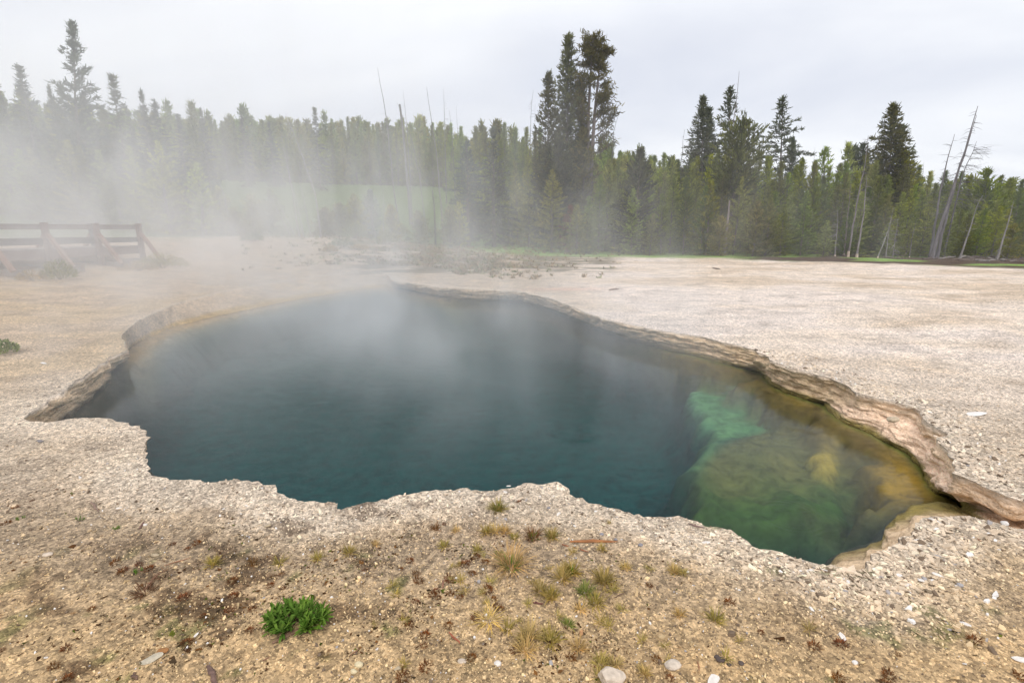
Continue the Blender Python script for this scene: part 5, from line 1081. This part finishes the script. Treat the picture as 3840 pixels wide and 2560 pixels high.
for i, (px, py) in enumerate(mc):
    q = on_ground(px + g_.normal(0, 4), py + g_.normal(0, 4))
    if cl0 is None:
        V, F, C = clump_mesh(1, .02); cl0 = tag(mesh_obj('moss_clump', V, F, M['blade'], cols=C, loc=tuple(q)), 'thumb sized clump of rust brown dried moss on the foreground gravel', 'moss clump', 'rust brown moss clumps on the foreground gravel')
    else:
        s_ = random.uniform(.6, 1.35)
        dup(cl0, q, random.uniform(0, 6.28), (s_ * random.uniform(.8, 1.3), s_, s_ * .8), label='small rust brown moss clump ' + ('at the lower left corner' if px < 420 and py > 2260 else 'on the upper left gravel by the sprigs' if px < 600 and py < 2260 else 'in the litter left of the leafy plant' if px < 1020 else 'right beside the top of the leafy plant' if px < 1200 else 'between the leafy plant and the largest tuft' if px < 1700 and py < 2300 else 'near the bottom left of the chalky stone' if px < 1700 else 'close left of the largest straw tuft' if px < 1900 and py < 2200 else 'among the starburst tufts' if px < 2200 else 'around the largest stone' if px < 2600 else 'on the bare lower right gravel'))

# ------------------------------------------------------------------ gravel: loose chips on the near ground (countless)
def gravel():
    g = np.random.default_rng(2); n = 120000; u = g.uniform(0, 1, n); r = 1.45 * (8.5 / 1.45) ** (u ** 1.15); a = g.uniform(-rad(50), rad(50), n); x, y = r * np.sin(a), r * np.cos(a)
    d = seg_dist(x, y, RIMC); ok = ~inside(x, y, RIM) & (d > 0.012) & (y > 1.2); rim_w = sst(.7, .05, d); plate0 = rim_w * sst(1.0, 1.8, x); ok &= g.uniform(0, 1, n) < (0.5 + .3 * rim_w + .3 * plate0) * (0.35 + 1.3 * fbm(x * 3, y * 3, 7, 3)); x, y, d, rim_w = x[ok], y[ok], d[ok], rim_w[ok]; n = len(x); z = height(x, y, d)
    plate = np.clip(rim_w * sst(1.0, 1.8, x), 0, 1); s = .0023 * np.exp(g.normal(0, .5, n)) * (1 + .35 * rim_w + 1.5 * plate) * (1 + .05 * np.hypot(x, y)); s = np.clip(s, .0013, .02); rim_w = np.maximum(rim_w, plate); th = g.uniform(0, 6.283, n); K = 5; V = np.zeros((n, 2 * K, 3)); tx, ty = g.normal(0, .35, n), g.normal(0, .35, n)
    for k in range(K):
        an = th + k * 2 * math.pi / K + g.normal(0, .25, n); rr = s * g.uniform(.6, 1.25, n); ox, oy = np.cos(an) * rr * (1.3 + .5 * rim_w), np.sin(an) * rr; hz_ = s * (.55 - .3 * rim_w - .12 * plate) * g.uniform(.6, 1.2, n); c_, s_ = np.cos(th), np.sin(th)
        px, py = ox * c_ - oy * s_, ox * s_ + oy * c_; zz = px * tx + py * ty
        V[:, k] = np.stack([x + px, y + py, z + zz - .001], 1); V[:, K + k] = np.stack([x + px * .8, y + py * .8, z + zz + hz_ + s * .15], 1)
    b = (np.arange(n) * 2 * K)[:, None]; F = []
    for k in range(K): F.append(np.concatenate([b + k, b + (k + 1) % K, b + K + (k + 1) % K, b + K + k], 1))
    tops = np.concatenate([b + K, b + K + 1, b + K + 2, b + K + 3], 1); tops2 = np.concatenate([b + K, b + K + 3, b + K + 4, b + K + 4], 1)
    F = np.concatenate(F); tri = [tuple(f) for f in (np.concatenate([b + K + k for k in range(K)], 1))]
    base = np.array([.56, .43, .30]); near_ = sst(3.6, 2.2, y)[:, None]; c = base * (1 - near_) + np.array([.60, .43, .235]) * near_; c = c * (1 - rim_w[:, None] * .8) + np.array([.66, .54, .42]) * rim_w[:, None] * .8
    q = g.uniform(0, 1, n); c = c * (np.clip(np.exp(g.normal(0, .28, n)), .35, 1.5)[:, None]); c[q < .10] = (.17, .12, .08); c[q > .975] = (.78, .74, .70); c[(q > .945) & (q < .96)] = (.36, .33, .32)
    me_faces = [tuple(f) for f in F.tolist()] + [tuple(f) for f in np.concatenate([b + K + k for k in range(K)], 1).tolist()]
    o = mesh_obj('gravel', V.reshape(-1, 3), me_faces, M['flake'], cols=np.repeat(np.clip(c, 0, .85), 2 * K, 0)); tag(o, 'loose pale mineral chips and grit strewn over the near ground', 'gravel', kind='stuff'); print('gravel', n)
gravel()
def litter():
    g = np.random.default_rng(12); n = 26000; r = 1.5 * (4.8 / 1.5) ** g.uniform(0, 1, n); a = g.uniform(-rad(50), rad(50), n); x, y = r * np.sin(a), r * np.cos(a); d = seg_dist(x, y, RIMC)
    u_ = x * .8 + y * .6; v_ = -x * .6 + y * .8; m_ = fbm(u_ * 2.2, v_ * 5, 141, 4); w = sst(.50, .62, m_ + .10 * np.exp(-((x + 1.4) / .8) ** 2) + .05 * np.exp(-(((x - 0.05) / .35) ** 2 + ((y - 2.45) / .5) ** 2))) * sst(1.2, -.2, x) + .03
    ok = (g.uniform(0, 1, n) < w) & (d > .35) & ~inside(x, y, RIM) & (y > 1.2); x, y, d = x[ok], y[ok], d[ok]; z = height(x, y, d); n = len(x); th = g.uniform(0, 6.28, n); l = .0055 * np.exp(g.normal(0, .5, n)); w_ = l * g.uniform(.25, .7, n)
    D = np.stack([np.cos(th), np.sin(th), g.uniform(-.1, .5, n)], 1) * l[:, None]; S = np.stack([-np.sin(th), np.cos(th), g.normal(0, .3, n)], 1) * w_[:, None]; p = np.stack([x, y, z + .002], 1); V = np.stack([p - D - S * .4, p - S * 0 + S, p + D, p - S], 1)
    c = np.array([[.10, .055, .028], [.16, .085, .035], [.07, .05, .03], [.11, .13, .03]])[g.choice(4, n, p=[.42, .25, .2, .13])] * g.uniform(.7, 1.3, (n, 1)); tag(mesh_obj('litter', V.reshape(-1, 3), np.arange(n * 4).reshape(n, 4), M['blade'], cols=np.repeat(c, 4, 0)), 'dark brown needle litter and moss crumbs scattered in drifts over the gravel', 'litter', kind='stuff'); print('litter', n)
litter()

# low growth covering the sand beyond the far end of the pool, and the grass at the forest edge
def cover():
    g = np.random.default_rng(6); n = 16000; px = g.uniform(900, 2450, n); py = g.uniform(905, 1045, n); V = []; C = []
    X = []; Yy = []
    for a, b in zip(px, py):
        q = P(a, b, 0.35 if a < 1500 else .05); X.append(q[0]); Yy.append(q[1])
    X = np.array(X); Yy = np.array(Yy); w = fbm(X * .8, Yy * 1.4, 81, 5); dd = seg_dist(X, Yy, RIMC)
    core = np.exp(-(((px - 1600) / 330) ** 2 + ((py - 985) / 38) ** 2)) + .55 * np.exp(-(((px - 1900) / 420) ** 2 + ((py - 925) / 22) ** 2)) + .3 * np.exp(-(((px - 1250) / 200) ** 2 + ((py - 930) / 20) ** 2))
    ok = (g.uniform(0, 1, n) < core * 1.25 * sst(.38, .55, w + .08)) & (dd > 2.6) & (np.hypot(X, Yy) < 46); X, Yy, dd, c_ = X[ok], Yy[ok], dd[ok], core[ok]; Z = height(X, Yy, dd); n = len(X); F = 7
    for x, y, z in zip(X, Yy, Z):
        s = g.uniform(.06, .16); col = np.array([.24, .17, .08]) if g.uniform() < .65 else np.array([.20, .20, .07])
        for k in range(F):
            a = g.uniform(0, 6.28); d = np.array([math.cos(a) * .8, math.sin(a) * .8, g.uniform(.2, 1)]); sd = np.array([-math.sin(a), math.cos(a), 0]) * s * .25; p = np.array([x, y, z]) + g.normal(0, .06, 3) * (1, 1, 0); V += [p - sd, p + sd, p + d * s + sd * .5, p + d * s - sd * .5]; C += [col * g.uniform(.7, 1.4)] * 4
    V = np.array(V); m_ = len(V) // 4; tag(mesh_obj('ground_cover', V, np.arange(m_ * 4).reshape(m_, 4), M['blade'], cols=np.array(C)), 'low brown and olive growth spread over the sand beyond the far end of the pool', 'ground cover', kind='stuff'); print('cover', n)
cover()

# ------------------------------------------------------------------ steam drifting off the hot pool
def steam():
    m, t, o, N = nodemat('steam')
    g = N('ShaderNodeTexCoord').outputs['Object']
    def blob(c, s, pk):
        v = N('ShaderNodeVectorMath', {0: g, 1: c}, operation='SUBTRACT').outputs[0]; v = N('ShaderNodeVectorMath', {0: v, 1: tuple(1 / q for q in s)}, operation='MULTIPLY').outputs[0]
        l = N('ShaderNodeVectorMath', {0: v, 1: v}, operation='DOT_PRODUCT').outputs['Value']; e_ = math_(N, 'EXPONENT', math_(N, 'MULTIPLY', l, -0.5)); return math_(N, 'MULTIPLY', e_, pk)
    tot = None
    for b in STEAM:
        v = blob(*b); tot = v if tot is None else math_(N, 'ADD', tot, v)
    mpn = N('ShaderNodeMapping', {'Vector': g, 'Scale': (0.55, 0.40, 0.26), 'Rotation': (rad(10), rad(-14), 0)})
    nz_ = N('ShaderNodeTexNoise', {'Vector': mpn.outputs[0], 'Scale': 1.0, 'Detail': 4, 'Roughness': 0.58, 'Distortion': 0.9})
    f = N('ShaderNodeMapRange', {'Value': nz_.outputs[0], 'From Min': 0.36, 'From Max': 0.66, 'To Min': 0.12, 'To Max': 2.3}, interpolation_type='SMOOTHSTEP').outputs[0]
    den = math_(N, 'MULTIPLY', tot, f)
    p = N('ShaderNodeVolumePrincipled', {'Color': (0.97, 0.98, 0.995, 1), 'Density': den, 'Anisotropy': 0.25})
    t.links.new(p.outputs[0], o.inputs[1])
    x0, x1, y0, y1, z0, z1 = -36, 34, 3.6, 37, WATER_Z + 0.03, 15
    V = [(x, y, z) for x in (x0, x1) for y in (y0, y1) for z in (z0, z1)]
    ob = mesh_obj('steam', V, [(0, 1, 3, 2), (4, 6, 7, 5), (0, 4, 5, 1), (2, 3, 7, 6), (0, 2, 6, 4), (1, 5, 7, 3)], m)
    tag(ob, 'white steam rising from the hot pool and drifting left', 'steam', kind='stuff')
STEAM = [((-17, 22, 3.0), (9, 6, 3.9), 0.051), ((-5, 20, 2.2), (3.4, 5, 3.0), 0.027), ((-2.2, 9.0, 0.0), (3.2, 2.9, 0.8), 0.125), ((1.6, 8.2, 0.0), (0.9, 1.2, 0.8), 0.06), ((14, 31, 1.5), (15, 3.5, 4.0), 0.013), ((5, 31, 1.0), (3, 3, 2.2), 0.012), ((-6, 11, 0.6), (3.2, 4, 1.3), 0.022), ((-12.5, 15.0, 0.8), (4.5, 1.6, 1.5), 0.13)]
steam()
